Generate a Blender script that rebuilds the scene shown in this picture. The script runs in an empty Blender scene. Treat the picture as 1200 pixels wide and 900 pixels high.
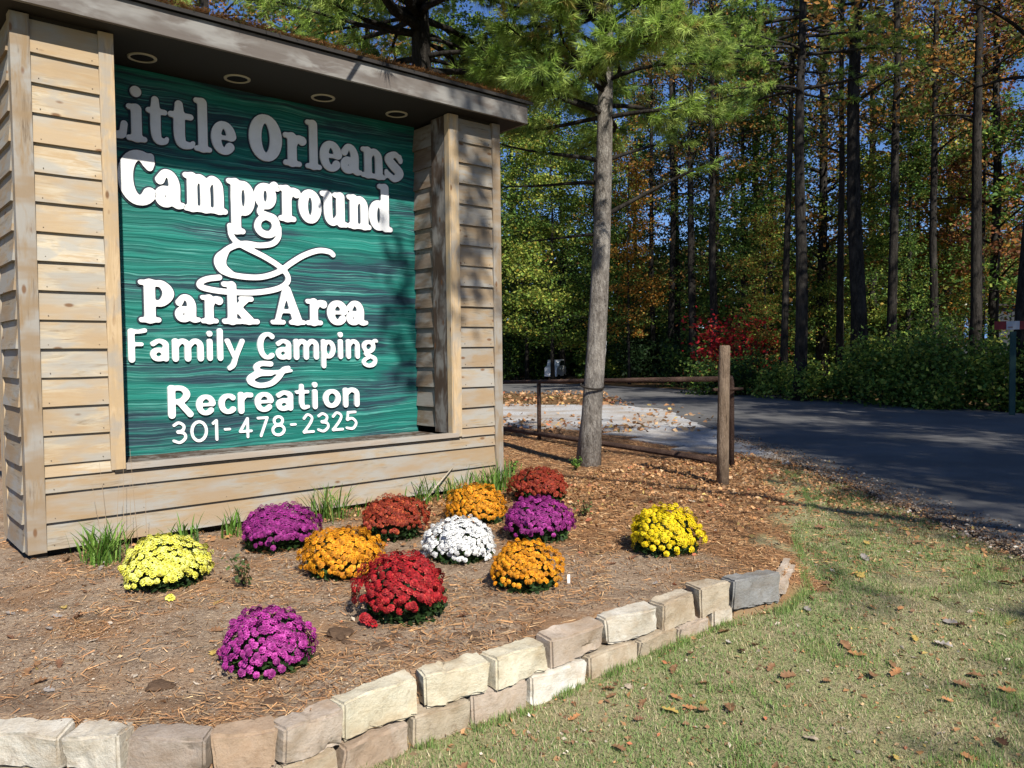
import bpy, bmesh, math, random
import numpy as np
from mathutils import Vector, Matrix, noise

# ------------------------------------------------------------------ camera, world, sun, exposure
SC = bpy.context.scene
COL = SC.collection
cd = bpy.data.cameras.new('camera'); cam = bpy.data.objects.new('camera', cd); COL.objects.link(cam)
cd.sensor_width = 36; cd.lens = 28.01; cd.clip_start = .05; cd.clip_end = 2000
PITCH, ROLL = .0393, -.0108
fw = Vector((0, math.cos(PITCH), -math.sin(PITCH))); up0 = Vector((0, math.sin(PITCH), math.cos(PITCH))); rt0 = Vector((1, 0, 0))
rt = rt0 * math.cos(ROLL) + up0 * math.sin(ROLL); up = -rt0 * math.sin(ROLL) + up0 * math.cos(ROLL)
cam.matrix_world = Matrix(((rt.x, up.x, -fw.x, 0), (rt.y, up.y, -fw.y, 0), (rt.z, up.z, -fw.z, 1.35), (0, 0, 0, 1)))
SC.camera = cam
SUN_EL = math.radians(41.3); SUN_AZ = math.radians(180 - 23.6)      # azimuth clockwise from +Y
S = Vector((math.sin(SUN_AZ) * math.cos(SUN_EL), math.cos(SUN_AZ) * math.cos(SUN_EL), math.sin(SUN_EL)))
W = bpy.data.worlds.new('World'); SC.world = W; W.use_nodes = True
wn = W.node_tree.nodes; wl = W.node_tree.links
sky = wn.new('ShaderNodeTexSky'); sky.sky_type = 'NISHITA'; sky.sun_disc = False
sky.sun_elevation = SUN_EL; sky.sun_rotation = SUN_AZ; sky.air_density = 1.0; sky.dust_density = .3; sky.ozone_density = 5.0
tint = wn.new('ShaderNodeMix'); tint.data_type = 'RGBA'; tint.blend_type = 'MULTIPLY'; tint.inputs[0].default_value = 1; tint.inputs[7].default_value = (.78, .92, 1.2, 1)
wl.new(sky.outputs[0], tint.inputs[6]); wl.new(tint.outputs[2], wn['Background'].inputs[0]); wn['Background'].inputs[1].default_value = .072
ld = bpy.data.lights.new('sun', 'SUN'); ld.energy = 5.0; ld.angle = math.radians(.53); ld.color = (1, .955, .87)
sun = bpy.data.objects.new('sun', ld); COL.objects.link(sun); sun.rotation_euler = (-S).to_track_quat('-Z', 'Y').to_euler()
SC.view_settings.view_transform = 'Standard'; SC.view_settings.look = 'None'
SC.view_settings.exposure = 0.5; SC.view_settings.gamma = 1
SC.cycles.max_bounces = 6; SC.cycles.diffuse_bounces = 1; SC.cycles.transparent_max_bounces = 4
SC.cycles.use_denoising = True

RNG = np.random.default_rng(7); rnd = random.Random(11); PI = math.pi
# ------------------------------------------------------------------ helpers
def tag(o, label=None, cat=None, group=None, kind=None):
    for k, v in (('label', label), ('category', cat), ('group', group), ('kind', kind)):
        if v: o[k] = v
    return o
def empty(name, loc=(0, 0, 0), rz=0):
    o = bpy.data.objects.new(name, None); COL.objects.link(o); o.location = loc; o.rotation_euler = (0, 0, rz); o.empty_display_size = .1
    return o
def link(name, me, parent=None, loc=None):
    o = bpy.data.objects.new(name, me); COL.objects.link(o)
    if parent: o.parent = parent
    if loc is not None: o.location = loc
    return o
def npmesh(name, V, F, mat, fcol=None, smooth=False, mats=None, midx=None):
    """V (n,3), F (m,k) arrays of equal-sized faces; fcol (m,3) a colour of each face"""
    V = np.asarray(V, np.float32); F = np.asarray(F, np.int32); m, k = F.shape
    me = bpy.data.meshes.new(name)
    me.vertices.add(len(V)); me.vertices.foreach_set('co', V.ravel())
    me.loops.add(m * k); me.loops.foreach_set('vertex_index', F.ravel())
    me.polygons.add(m); me.polygons.foreach_set('loop_start', np.arange(0, m * k, k, dtype=np.int32))
    try: me.polygons.foreach_set('loop_total', np.full(m, k, np.int32))
    except Exception: pass
    if smooth: me.polygons.foreach_set('use_smooth', np.ones(m, bool))
    me.materials.append(mat)
    if fcol is not None:
        a = me.attributes.new('Col', 'FLOAT_COLOR', 'FACE'); c = np.ones((m, 4), np.float32); c[:, :3] = fcol; a.data.foreach_set('color', c.ravel())
    me.update(calc_edges=True)
    return me
class MB:
    """collects boxes, tubes and sheets, then links them as one mesh object"""
    def __init__(s): s.v = []; s.f = []; s.sm = []
    def add(s, V, F, sm=False):
        b = len(s.v); s.v += [tuple(p) for p in V]; s.f += [tuple(i + b for i in f) for f in F]; s.sm += [sm] * len(F); return s
    def box(s, a, b, M=None, jit=0):
        V = [Vector((x, y, z)) for x in (a[0], b[0]) for y in (a[1], b[1]) for z in (a[2], b[2])]
        if jit: V = [p + Vector([rnd.uniform(-jit, jit) for _ in range(3)]) for p in V]
        if M: V = [M @ p for p in V]
        return s.add(V, [(0, 1, 3, 2), (4, 6, 7, 5), (0, 4, 5, 1), (2, 3, 7, 6), (0, 2, 6, 4), (1, 5, 7, 3)])
    def tube(s, P, R, n=8, cap=True):
        P = [Vector(p) for p in P]
        if not isinstance(R, (list, tuple)): R = [R] * len(P)
        V = []
        for i, p in enumerate(P):
            d = (P[min(i + 1, len(P) - 1)] - P[max(i - 1, 0)]).normalized()
            x = d.cross(Vector((.3, 1, .1)) if abs(d.y) < .9 else Vector((1, 0, .2))).normalized(); y = d.cross(x)
            V += [p + (x * math.cos(2 * PI * k / n) + y * math.sin(2 * PI * k / n)) * R[i] for k in range(n)]
        F = [(i * n + k, i * n + (k + 1) % n, (i + 1) * n + (k + 1) % n, (i + 1) * n + k) for i in range(len(P) - 1) for k in range(n)]
        if cap: F += [tuple(range(n))[::-1], tuple((len(P) - 1) * n + k for k in range(n))]
        return s.add(V, F, True)
    def mesh(s, name, mat, bevel=0):
        me = bpy.data.meshes.new(name); me.from_pydata(s.v, [], s.f); me.materials.append(mat)
        bm = bmesh.new(); bm.from_mesh(me); bmesh.ops.recalc_face_normals(bm, faces=bm.faces)
        if bevel: bmesh.ops.bevel(bm, geom=[e for e in bm.edges if e.is_manifold and e.calc_face_angle() > .6], offset=bevel, segments=2, affect='EDGES', profile=.6)
        bm.to_mesh(me); bm.free()
        if not bevel: me.polygons.foreach_set('use_smooth', s.sm if len(s.sm) == len(me.polygons) else [False] * len(me.polygons))
        return me
    def build(s, name, mat, parent=None, bevel=0): return link(name, s.mesh(name, mat, bevel), parent)
def sstep(x): x = np.clip(x, 0, 1); return x * x * (3 - 2 * x)
def vnoise(x, y, sc=1, seed=0):
    """value noise, vectorised"""
    x = np.asarray(x) / sc + seed * 17.3; y = np.asarray(y) / sc + seed * 9.1
    xi = np.floor(x).astype(np.int64); yi = np.floor(y).astype(np.int64); fx = sstep(x - xi); fy = sstep(y - yi)
    def h(a, b):
        n = (a * 374761393 + b * 668265263 + seed * 974634777) & 0xffffffff; n = ((n ^ (n >> 13)) * 1274126177) & 0xffffffff
        return ((n ^ (n >> 16)) & 0xffff) / 65535.
    return (h(xi, yi) * (1 - fx) + h(xi + 1, yi) * fx) * (1 - fy) + (h(xi, yi + 1) * (1 - fx) + h(xi + 1, yi + 1) * fx) * fy
# ------------------------------------------------------------------ node material helpers
class NT:
    def __init__(s, name, rough=.8, spec=.3):
        s.m = bpy.data.materials.new(name); s.m.use_nodes = True; s.n = s.m.node_tree.nodes; s.l = s.m.node_tree.links
        s.b = s.n['Principled BSDF']; s.b.inputs['Roughness'].default_value = rough; s.b.inputs['Specular IOR Level'].default_value = spec
        s.tc = s.n.new('ShaderNodeTexCoord')
    def coord(s, kind='Object', scale=(1, 1, 1), rand=False, rot=(0, 0, 0)):
        mp = s.n.new('ShaderNodeMapping'); mp.inputs['Scale'].default_value = scale; mp.inputs['Rotation'].default_value = rot; s.l.new(s.tc.outputs[kind], mp.inputs[0])
        if rand:
            oi = s.n.new('ShaderNodeObjectInfo'); ml = s.n.new('ShaderNodeMath'); ml.operation = 'MULTIPLY'; ml.inputs[1].default_value = 37.
            s.l.new(oi.outputs['Random'], ml.inputs[0]); s.l.new(ml.outputs[0], mp.inputs['Location'])
        return mp.outputs[0]
    def noise(s, vec, scale, detail=4, rough=.55, dist=0):
        t = s.n.new('ShaderNodeTexNoise'); t.inputs['Scale'].default_value = scale; t.inputs['Detail'].default_value = detail
        t.inputs['Roughness'].default_value = rough; t.inputs['Distortion'].default_value = dist
        if vec is not None: s.l.new(vec, t.inputs['Vector'])
        return t.outputs[0]
    def ramp(s, fac, stops):
        r = s.n.new('ShaderNodeValToRGB'); e = r.color_ramp.elements
        while len(e) < len(stops): e.new(.5)
        for el, (p, c) in zip(e, stops): el.position = p; el.color = (c if len(c) == 4 else tuple(c) + (1,)) if not isinstance(c, float) else (c, c, c, 1)
        s.l.new(fac, r.inputs[0]); return r.outputs[0]
    def mix(s, fac, a, b, mode='MIX'):
        m = s.n.new('ShaderNodeMix'); m.data_type = 'RGBA'; m.blend_type = mode
        for i, v in ((0, fac), (6, a), (7, b)):
            if hasattr(v, 'node'): s.l.new(v, m.inputs[i])
            elif i == 0: m.inputs[0].default_value = v
            else: m.inputs[i].default_value = tuple(v) + (1,) if len(v) == 3 else v
        return m.outputs[2]
    def math(s, op, a, b=0):
        m = s.n.new('ShaderNodeMath'); m.operation = op
        for i, v in ((0, a), (1, b)):
            if hasattr(v, 'node'): s.l.new(v, m.inputs[i])
            else: m.inputs[i].default_value = v
        return m.outputs[0]
    def bump(s, h, strength=.3, dist=.01):
        b = s.n.new('ShaderNodeBump'); b.inputs['Strength'].default_value = strength; b.inputs['Distance'].default_value = dist
        s.l.new(h, b.inputs['Height']); s.l.new(b.outputs[0], s.b.inputs['Normal']); return b
    def col(s, c):
        if hasattr(c, 'node'): s.l.new(c, s.b.inputs['Base Color'])
        else: s.b.inputs['Base Color'].default_value = tuple(c) + (1,)
        return s
    def attr(s, name='Col'):
        a = s.n.new('ShaderNodeAttribute'); a.attribute_name = name; return a.outputs['Color']
def plain(name, c, rough=.7, spec=.3, metal=0):
    t = NT(name, rough, spec).col(c); t.b.inputs['Metallic'].default_value = metal; return t.m
def wood(name, c1, c2, c3, axis=0, rand=True, knots=True):
    t = NT(name, .85, .15); sc = [14, 14, 14]; sc[axis] = 1.3; v = t.coord('Object', tuple(sc), rand)
    g = t.noise(v, 2.2, 6, .65, .6); big = t.noise(t.coord('Object', (1.5, 5, 5), rand), 1.2, 3)
    c = t.ramp(g, [(.3, c3), (.47, c1), (.62, c2), (.8, c1)])
    sc2 = [3., 9., 9.]
    if axis == 2: sc2 = [9., 9., 3.]
    st = t.noise(t.coord('Object', tuple(sc2), rand), 1., 3, .6, .4)
    grey = tuple(.9 * (a * .3 + .36) * m for a, m in zip(c1, (.8, .79, .745)))
    c = t.mix(t.ramp(st, [(.42, 0.), (.56, .85)]), c, grey)
    c = t.mix(t.ramp(big, [(.45, 0.), (.62, .8)]), c, c2)
    if knots:
        vo = t.n.new('ShaderNodeTexVoronoi'); vo.inputs['Scale'].default_value = 1.; t.l.new(t.coord('Object', (3.5, 8, 8) if axis == 0 else (8, 8, 3.5), rand), vo.inputs['Vector'])
        c = t.mix(t.ramp(vo.outputs['Distance'], [(.07, .85), (.13, 0.)]), c, (.16, .075, .03))
    oi = t.n.new('ShaderNodeObjectInfo')
    c = t.mix(1., c, t.ramp(oi.outputs['Random'], [(0, (.8, .78, .76)), (1, (1., 1., 1.))]), 'MULTIPLY') if rand else c
    t.col(c); t.bump(g, .5, .004); return t.m
def leafmat(name, trans=.25):
    t = NT(name, .6, .25); c = t.attr(); t.col(c)
    tr = t.n.new('ShaderNodeBsdfTranslucent'); t.l.new(c, tr.inputs[0]); mx = t.n.new('ShaderNodeMixShader'); mx.inputs[0].default_value = trans
    t.l.new(t.b.outputs[0], mx.inputs[1]); t.l.new(tr.outputs[0], mx.inputs[2]); t.l.new(mx.outputs[0], t.n['Material Output'].inputs[0]); return t.m
def barkmat(name, c1, c2, sc=9., streak=5.):
    t = NT(name, .95, .1); v = t.coord('Object', (sc, sc, sc / streak)); n = t.noise(v, 2.2, 6, .72, .4); n2 = t.noise(t.coord('Object', (sc * 3, sc * 3, sc * 1.1)), 2, 4, .7)
    c = t.ramp(n, [(.34, tuple(x * .35 for x in c1)), (.45, c1), (.66, c2)]); c = t.mix(t.ramp(n2, [(.42, .55), (.6, 0.)]), c, tuple(x * .5 for x in c1))
    li = t.noise(t.coord('Object', (2.5, 2.5, 1.3)), 1.6, 4); c = t.mix(t.ramp(li, [(.5, 0.), (.7, .5)]), c, tuple(min(1, x * 1.35) for x in c2))
    t.col(c); t.bump(t.math('ADD', n, t.math('MULTIPLY', n2, .5)), 1., .03); return t.m

M = {}
M['board'] = wood('weathered_siding', (.53, .46, .34), (.43, .31, .18), (.26, .19, .11))
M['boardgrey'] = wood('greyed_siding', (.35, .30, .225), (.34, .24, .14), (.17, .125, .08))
M['inner'] = wood('shade_darkened_siding', (.24, .18, .125), (.18, .13, .09), (.12, .08, .05))  # siding colour darkened to stand for the shade on the return wall
M['trim'] = wood('trim_wood', (.62, .47, .29), (.52, .38, .22), (.34, .22, .12), axis=2, knots=True)
M['post'] = wood('grey_post_wood', (.30, .245, .18), (.27, .19, .11), (.12, .08, .05), axis=2)
M['sill'] = wood('grey_sill_wood', (.40, .35, .29), (.34, .28, .22), (.2, .15, .1))
M['fascia'] = wood('brown_painted_fascia', (.165, .145, .13), (.145, .125, .11), (.12, .10, .09), knots=False)
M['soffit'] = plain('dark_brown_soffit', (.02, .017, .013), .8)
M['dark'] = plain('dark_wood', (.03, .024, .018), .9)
M['brownwood'] = wood('dark_brown_wood', (.10, .07, .05), (.08, .055, .04), (.05, .032, .022), axis=2)  # darker brown wood for the inner jamb and the recess floor
M['shingle'] = plain('dark_shingle', (.03, .027, .025), .95)
def whitemat():
    t = NT('white_paint', .55, .3); v = t.coord('Object'); c = t.mix(t.ramp(t.noise(v, 6, 5, .7), [(.45, 0.), (.7, .4)]), (.84, .84, .83), (.60, .60, .56)); t.col(c); t.bump(t.noise(v, 40, 3), .25, .004); return t.m
M['white'] = whitemat()
M['navy'] = plain('dark_outline_paint', (.02, .035, .05), .6)
M['ring'] = plain('light_trim_ring', (.42, .38, .27), .5)
M['black'] = plain('black_interior', (.004, .004, .004), .9)
M['rust'] = barkmat('rusty_steel_pipe', (.10, .06, .045), (.17, .11, .085), 30, 1)
M['leaf'] = leafmat('leaf', .4); M['needle'] = leafmat('pine_needle', .4); M['petal'] = leafmat('petal', .18); M['litter'] = leafmat('dead_leaf', .1)
M['bark'] = barkmat('dark_bark', (.024, .021, .018), (.06, .053, .045)); M['greybark'] = barkmat('grey_bark', (.20, .175, .15), (.36, .33, .29), 12, 3)
M['birch'] = plain('pale_bark', (.55, .53, .48), .8)

# ------------------------------------------------------------------ terrain
PATH = np.array([(-9, 3.6), (-4, 3.05), (-2.5, 2.9), (-2.06, 2.85), (-1.63, 2.77), (-1.2, 2.71), (-.84, 2.80), (-.65, 2.98), (-.4, 3.24), (-.1, 3.43), (.16, 3.65), (.45, 3.92), (.76, 4.14), (1.01, 4.33),
                 (1.22, 4.45), (1.58, 4.62), (1.78, 4.86), (2.1, 6.0), (2.6, 7.0), (2.95, 8.2), (3.2, 10.), (3.3, 40)])
def sdist(x, y):
    """signed distance to the bed edge (positive inside the bed) and the index along it"""
    x = np.asarray(x, float); y = np.asarray(y, float); best = np.full(x.shape, 1e9); sg = np.ones(x.shape); idx = np.zeros(x.shape)
    for i in range(len(PATH) - 1):
        a, b = PATH[i], PATH[i + 1]; d = b - a; t = np.clip(((x - a[0]) * d[0] + (y - a[1]) * d[1]) / (d @ d), 0, 1)
        px = x - (a[0] + t * d[0]); py = y - (a[1] + t * d[1]); r = np.hypot(px, py); c = d[0] * py - d[1] * px
        k = r < best - 1e-9; best = np.where(k, r, best); sg = np.where(k, np.where(c >= 0, 1, -1), sg); idx = np.where(k, i + t, idx)
    return best * sg, idx
def height(x, y):
    x = np.asarray(x, float); y = np.asarray(y, float)
    s = np.maximum(sstep((y - 3.1 + .3 * x) / 4.), sstep((x - 1.9) / 1.7))
    lawn = -.262 + .2 * s + .012 * (vnoise(x, y, .8, 3) - .5) * np.clip((4 - x) * 2, 0, 1)
    far = sstep((np.hypot(x - 3, y - 10) - 38) / 120.); lawn = lawn + far * 3.
    sd, idx = sdist(x, y); w = np.where(idx < 15.6, .09, np.clip(.09 + (idx - 15.6) * .4, .09, .9))
    bed = -.004 + .022 * (vnoise(x, y, .45, 1) - .5) + .018 * (vnoise(x, y, .12, 2) - .5) - .05 * sstep((y - 8.5) / 5)
    k = sstep((sd - .065 + w * .5) / w)
    fl = sstep((y - 9.5) / 2.)                     # beyond the bed all is level with the road
    return (lawn * (1 - k) + bed * k) * (1 - fl) + (-.062 + far * 3. + .02 * (vnoise(x, y, 1.5, 5) - .5) * np.where((x > -8), 1, 1)) * fl
def hz(x, y): return float(height(np.array([x]), np.array([y]))[0])
def axis_coords(lo, hi, near0, near1, step, grow=1.12):
    c = list(np.arange(near0, near1 + step / 2, step)); s = step
    while c[-1] < hi: s *= grow; c.append(c[-1] + s)
    s = step
    while c[0] > lo: s *= grow; c.insert(0, c[0] - s)
    return np.array(c)
gx = axis_coords(-320, 320, -4.4, 4.6, .05); gy = axis_coords(-60, 420, 1.8, 10.2, .05)
GX, GY = np.meshgrid(gx, gy); GZ = height(GX, GY); nxx = len(gx)
V = np.stack([GX.ravel(), GY.ravel(), GZ.ravel()], 1)
ii, jj = np.meshgrid(np.arange(len(gx) - 1), np.arange(len(gy) - 1)); q0 = (jj * nxx + ii).ravel(); F = np.stack([q0, q0 + 1, q0 + 1 + nxx, q0 + nxx], 1)
fc = V[F].mean(1); fsd, fidx = sdist(fc[:, 0], fc[:, 1])
def zones(x, y):
    """weights of soil, straw, lawn; the rest is forest floor"""
    sd, idx = sdist(x, y); wob = (vnoise(x, y, .5, 8) - .5) * .5 + (vnoise(x, y, .15, 9) - .5) * .3
    inside = sstep((sd + wob * np.where(idx > 16, 1.2, .0) + .04) / .1 * np.where(idx > 16, .35, 1))
    strawf = sstep((.75 * x + y - 5.2 + wob * 1.6) / 1.3)
    lawn = (1 - inside) * sstep((10.2 - y + wob * 2) / 1.5)
    fo = 1 - sstep((y - 13.5) / 3.)
    return inside * (1 - strawf) * fo, inside * strawf * fo, lawn
zs, zt, zl = zones(V[:, 0], V[:, 1])
def groundmat():
    t = NT('ground_surface', .95, .08); g = t.n.new('ShaderNodeSeparateColor'); t.l.new(t.attr('Zone'), g.inputs[0]); v = t.coord('Object')
    n1 = t.noise(v, 3.5, 6, .7); n2 = t.noise(v, 38, 5, .7); n3 = t.noise(v, 130, 3, .7); n4 = t.noise(v, 1.1, 3)
    soil = t.mix(t.ramp(n1, [(.35, 0.), (.65, 1.)]), (.34, .235, .15), (.45, .34, .235)); soil = t.mix(t.ramp(n2, [(.45, 0.), (.62, .9)]), soil, (.19, .125, .085)); soil = t.mix(t.ramp(n3, [(.56, 0.), (.68, .8)]), soil, (.54, .46, .37))
    straw = t.mix(t.ramp(n2, [(.35, 0.), (.65, 1.)]), (.24, .12, .055), (.38, .215, .11)); straw = t.mix(t.ramp(n3, [(.45, 0.), (.6, .7)]), straw, (.12, .06, .03))
    lawn = t.mix(t.ramp(n1, [(.35, 0.), (.65, 1.)]), (.38, .32, .19), (.27, .30, .12)); lawn = t.mix(t.ramp(n2, [(.45, 0.), (.65, .6)]), lawn, (.24, .19, .11))
    floor = t.mix(t.ramp(n2, [(.4, 0.), (.6, 1.)]), (.12, .062, .03), (.26, .14, .06)); floor = t.mix(t.ramp(n4, [(.4, 0.), (.6, .8)]), floor, (.10, .085, .04))
    c = t.mix(g.outputs[0], floor, soil); c = t.mix(g.outputs[1], c, straw); c = t.mix(g.outputs[2], c, lawn)
    pz = t.noise(v, 2.1, 5, .65, .6); c = t.mix(t.math('MULTIPLY', t.ramp(pz, [(.50, 0.), (.62, .8)]), g.outputs[0]), c, (.17, .11, .07)); pz2 = t.noise(t.coord('Object', rot=(0, 0, 1.)), 1.4, 4, .6); c = t.mix(t.math('MULTIPLY', t.ramp(pz2, [(.5, 0.), (.62, .6)]), g.outputs[0]), c, (.36, .20, .10))
    t.col(c); t.bump(t.math('ADD', t.math('MULTIPLY', n2, 1.), t.math('MULTIPLY', n3, .5)), .9, .02); return t.m
M['ground'] = groundmat()
zone = np.where((fsd > 0) & (fc[:, 1] < 9.5) & (fc[:, 0] > -9), 1, np.where((fsd <= 0) & (fc[:, 1] < 9.5) & (fc[:, 0] < 3.6) & (fc[:, 0] > -9), 2, 0))
for zi, nm in ((0, 'ground'), (1, 'garden_bed'), (2, 'lawn')):
    f = F[zone == zi]; u, inv = np.unique(f, return_inverse=True); me = npmesh(nm, V[u], inv.reshape(f.shape), M['ground'], smooth=True)
    a = me.attributes.new('Zone', 'FLOAT_COLOR', 'POINT'); c = np.zeros((len(u), 4), np.float32); c[:, 0] = zs[u]; c[:, 1] = zt[u]; c[:, 2] = zl[u]; c[:, 3] = 1; a.data.foreach_set('color', c.ravel())
    tag(link(nm, me), kind='structure')
# road and gravel drive: slabs with ragged edges
def slab(name, pts, z, mat, amp=.08, step=.3, thick=.12):
    P = []
    for i, a in enumerate(pts):
        b = pts[(i + 1) % len(pts)]; n = max(1, int(math.dist(a, b) / step))
        for k in range(n):
            x = a[0] + (b[0] - a[0]) * k / n; y = a[1] + (b[1] - a[1]) * k / n
            P.append((x + amp * 2 * (noise.noise((x * 2, y * 2, 3)) + .5 * noise.noise((x * 7, y * 7, 9))), y + amp * 2 * noise.noise((x * 2, y * 2, 17)), z))
    bm = bmesh.new(); vs = [bm.verts.new(p) for p in P]; lo = [bm.verts.new((p[0], p[1], z - thick)) for p in P]; f = bm.faces.new(vs)
    for i in range(len(P)): bm.faces.new((vs[i], vs[(i + 1) % len(P)], lo[(i + 1) % len(P)], lo[i]))
    bmesh.ops.recalc_face_normals(bm, faces=bm.faces); bmesh.ops.triangulate(bm, faces=[f]); me = bpy.data.meshes.new(name); bm.to_mesh(me); bm.free(); me.materials.append(mat)
    return tag(link(name, me), kind='structure')
def asphalt():
    t = NT('asphalt', .85, .3); v = t.coord('Object'); n = t.noise(v, 90, 4, .8); b = t.noise(v, .7, 4); f = t.noise(v, 9, 4, .7)
    c = t.mix(t.ramp(n, [(.4, 0.), (.7, 1.)]), (.075, .073, .070), (.15, .145, .14)); c = t.mix(t.ramp(b, [(.4, 0.), (.7, .5)]), c, (.20, .19, .18)); c = t.mix(t.ramp(f, [(.62, 0.), (.75, .5)]), c, (.14, .11, .08))
    t.col(c); t.bump(n, .5, .006); return t.m
def gravelmat():
    t = NT('gravel', .9, .2); v = t.coord('Object'); vo = t.n.new('ShaderNodeTexVoronoi'); vo.inputs['Scale'].default_value = 45; t.l.new(v, vo.inputs[0])
    c = t.mix(t.ramp(t.noise(v, .9, 4), [(.42, 0.), (.65, .8)]), t.ramp(vo.outputs['Color'], [(0, (.30, .29, .28)), (1, (.58, .57, .55))]), (.30, .23, .16))
    t.col(c); t.bump(vo.outputs[0], .6, .01); return t.m
M['asphalt'] = asphalt(); M['gravel'] = gravelmat()
slab('gravel_drive', [(3.45, 9.6), (2.75, 10.7), (2.1, 12.8), (1.36, 14.2), (-.2, 15.2), (-9, 17.2), (-9, 23.4), (-.3, 21.6), (2, 20.8), (3.0, 20.6), (3.9, 18), (3.9, 12), (3.7, 9.8)], -.036, M['gravel'], amp=.3)
slab('road', [(3.5, -18), (3.5, 0), (3.42, 6), (3.45, 9.7), (3.55, 12), (3.6, 19), (2.7, 21), (2.9, 23.5), (2.6, 26), (-.3, 27.8), (-12, 31), (-14, 46), (-.4, 38.2), (3.5, 33), (7.3, 26), (9.8, 20.4), (10.6, 16.4), (12, 10), (13.5, 0), (14, -18)], -.028, M['asphalt'])

# ------------------------------------------------------------------ sign shelter, built in its own frame: x = along the wall, y = into the wall, z = up
PHI, DW = .8542, 6.1002
nv = Vector((math.cos(PHI), -math.sin(PHI), 0)); tv = Vector((math.sin(PHI), math.cos(PHI), 0))
sign = empty('sign_shelter', -DW * nv, math.atan2(tv.y, tv.x))
tag(sign, 'large wooden campground sign shelter with carved green panel and roof beside the mums', 'sign')
def wp(t, o, z=0): return t * tv + (-DW + o) * nv + Vector((0, 0, z))
def part(mb, name, mat, bevel=0, parent=sign): return mb.build(name, mat, parent, bevel)
LAP = .028
def board_x(t0, t1, z0, z1, y=0, name='board', mat='board'):
    """clapboard lying along x, its outer face turned to -y; own origin at its middle"""
    c = Vector(((t0 + t1) / 2, y, z0)); j = lambda a=.0015: rnd.uniform(-a, a); L = (t1 - t0) / 2; h = z1 - z0 + .025; k = LAP + j(.003)
    m = MB(); n = max(2, int(L * 2 / .5)); V = []
    for i in range(n + 1):
        x = -L + 2 * L * i / n; d = j(.001); V += [(x, -k + d, j()), (x, -.003 + d * .3, h), (x, .012, h), (x, .004, .0)]
    F = [(i * 4 + a, i * 4 + (a + 1) % 4, i * 4 + 4 + (a + 1) % 4, i * 4 + 4 + a) for i in range(n) for a in range(4)] + [(0, 1, 2, 3), tuple(n * 4 + a for a in (3, 2, 1, 0))]
    m.add(V, F); o = part(m, name, M[mat]); o.location = c; return o
def board_side(y0, y1, z0, z1, x, sgn, mat='board'):
    o = board_x(-abs(y1 - y0) / 2, abs(y1 - y0) / 2, z0, z1, mat=mat); o.rotation_euler = (0, 0, -PI / 2 if sgn < 0 else PI / 2); o.location = (x, (y0 + y1) / 2, z0); return o
ZT = 3.612
rows = [(.05, .236), (.236, .436)] + [(.436 + .195 * k, .436 + .195 * (k + 1)) for k in range(17)]
rows = [(a, min(b, ZT - .03)) for a, b in rows if a < ZT - .06]
for a, b in rows:
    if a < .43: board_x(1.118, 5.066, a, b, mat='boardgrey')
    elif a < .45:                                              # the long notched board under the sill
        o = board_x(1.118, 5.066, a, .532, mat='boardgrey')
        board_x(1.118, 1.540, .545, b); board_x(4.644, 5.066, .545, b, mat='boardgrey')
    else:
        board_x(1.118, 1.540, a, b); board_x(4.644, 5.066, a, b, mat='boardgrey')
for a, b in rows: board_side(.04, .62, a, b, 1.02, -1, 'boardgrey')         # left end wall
for a, b in rows:
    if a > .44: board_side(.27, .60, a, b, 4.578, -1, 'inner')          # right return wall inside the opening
    if a > .44: board_side(.03, .60, a, b, 1.600, 1)           # left return wall
MB().box((1.03, .008, .06), (1.62, .03, ZT)).box((4.58, .008, .06), (5.15, .03, ZT)).box((1.62, .008, .06), (4.58, .03, .50)).box((1.03, .031, .06), (1.06, .74, ZT)).build('sheathing', M['dark'], sign)
MB().box((5.10, .031, .06), (5.13, .74, ZT)).box((1.03, .745, .06), (5.13, .775, ZT)).build('back_wall', M['dark'], sign)
part(MB().box((1.009, -.034, .04), (1.123, .055, 3.60), jit=.002), 'corner_post', M['post'], .004)
part(MB().box((5.062, -.034, .0), (5.162, .055, 3.60), jit=.002), 'corner_post', M['post'], .004)
part(MB().box((1.00, .60, .04), (1.028, .80, 3.60)), 'corner_post', M['trim'], .003)
MB().box((1.04, .0, -.06), (1.13, .08, .05)).box((1.04, .68, -.06), (1.13, .76, .05)).box((5.0, .05, -.06), (5.12, .7, .06)).box((2.9, .06, -.06), (3.1, .16, .06)).box((1.16, .07, .0), (5.0, .11, .065)).build('footing', M['dark'], sign)
part(MB().box((1.536, -.032, .552), (1.632, -.003, 3.60), jit=.001), 'trim_board', M['trim'], .003)
part(MB().box((4.548, -.032, .552), (4.648, -.003, 3.60), jit=.001), 'trim_board', M['trim'], .003)
part(MB().box((4.536, -.028, .585), (4.547, .045, 3.60)), 'jamb', M['trim'], .002)
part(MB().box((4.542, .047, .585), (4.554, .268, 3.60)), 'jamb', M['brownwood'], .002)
part(MB().box((1.600, -.001, .585), (1.612, .10, 3.60)), 'jamb', M['trim'], .002)
part(MB().box((1.634, -.04, .547), (4.600, .03, .590), jit=.001), 'sill', M['sill'], .003)
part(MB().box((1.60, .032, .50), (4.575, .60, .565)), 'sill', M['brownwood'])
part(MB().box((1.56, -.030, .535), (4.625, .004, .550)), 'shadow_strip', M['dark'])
nl = MB()
for a, b in rows:
    for t_ in ((1.17, 1.49, 4.70, 5.02) if a > .43 else (1.17, 1.75, 2.35, 2.95, 3.55, 4.15, 4.70, 5.02)):
        x_, z_ = t_ + rnd.uniform(-.008, .008), a + .028 + rnd.uniform(-.004, .004); nl.tube([(x_, -LAP + .004, z_), (x_, -LAP - .0025, z_)], .0031, 6)
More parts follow.
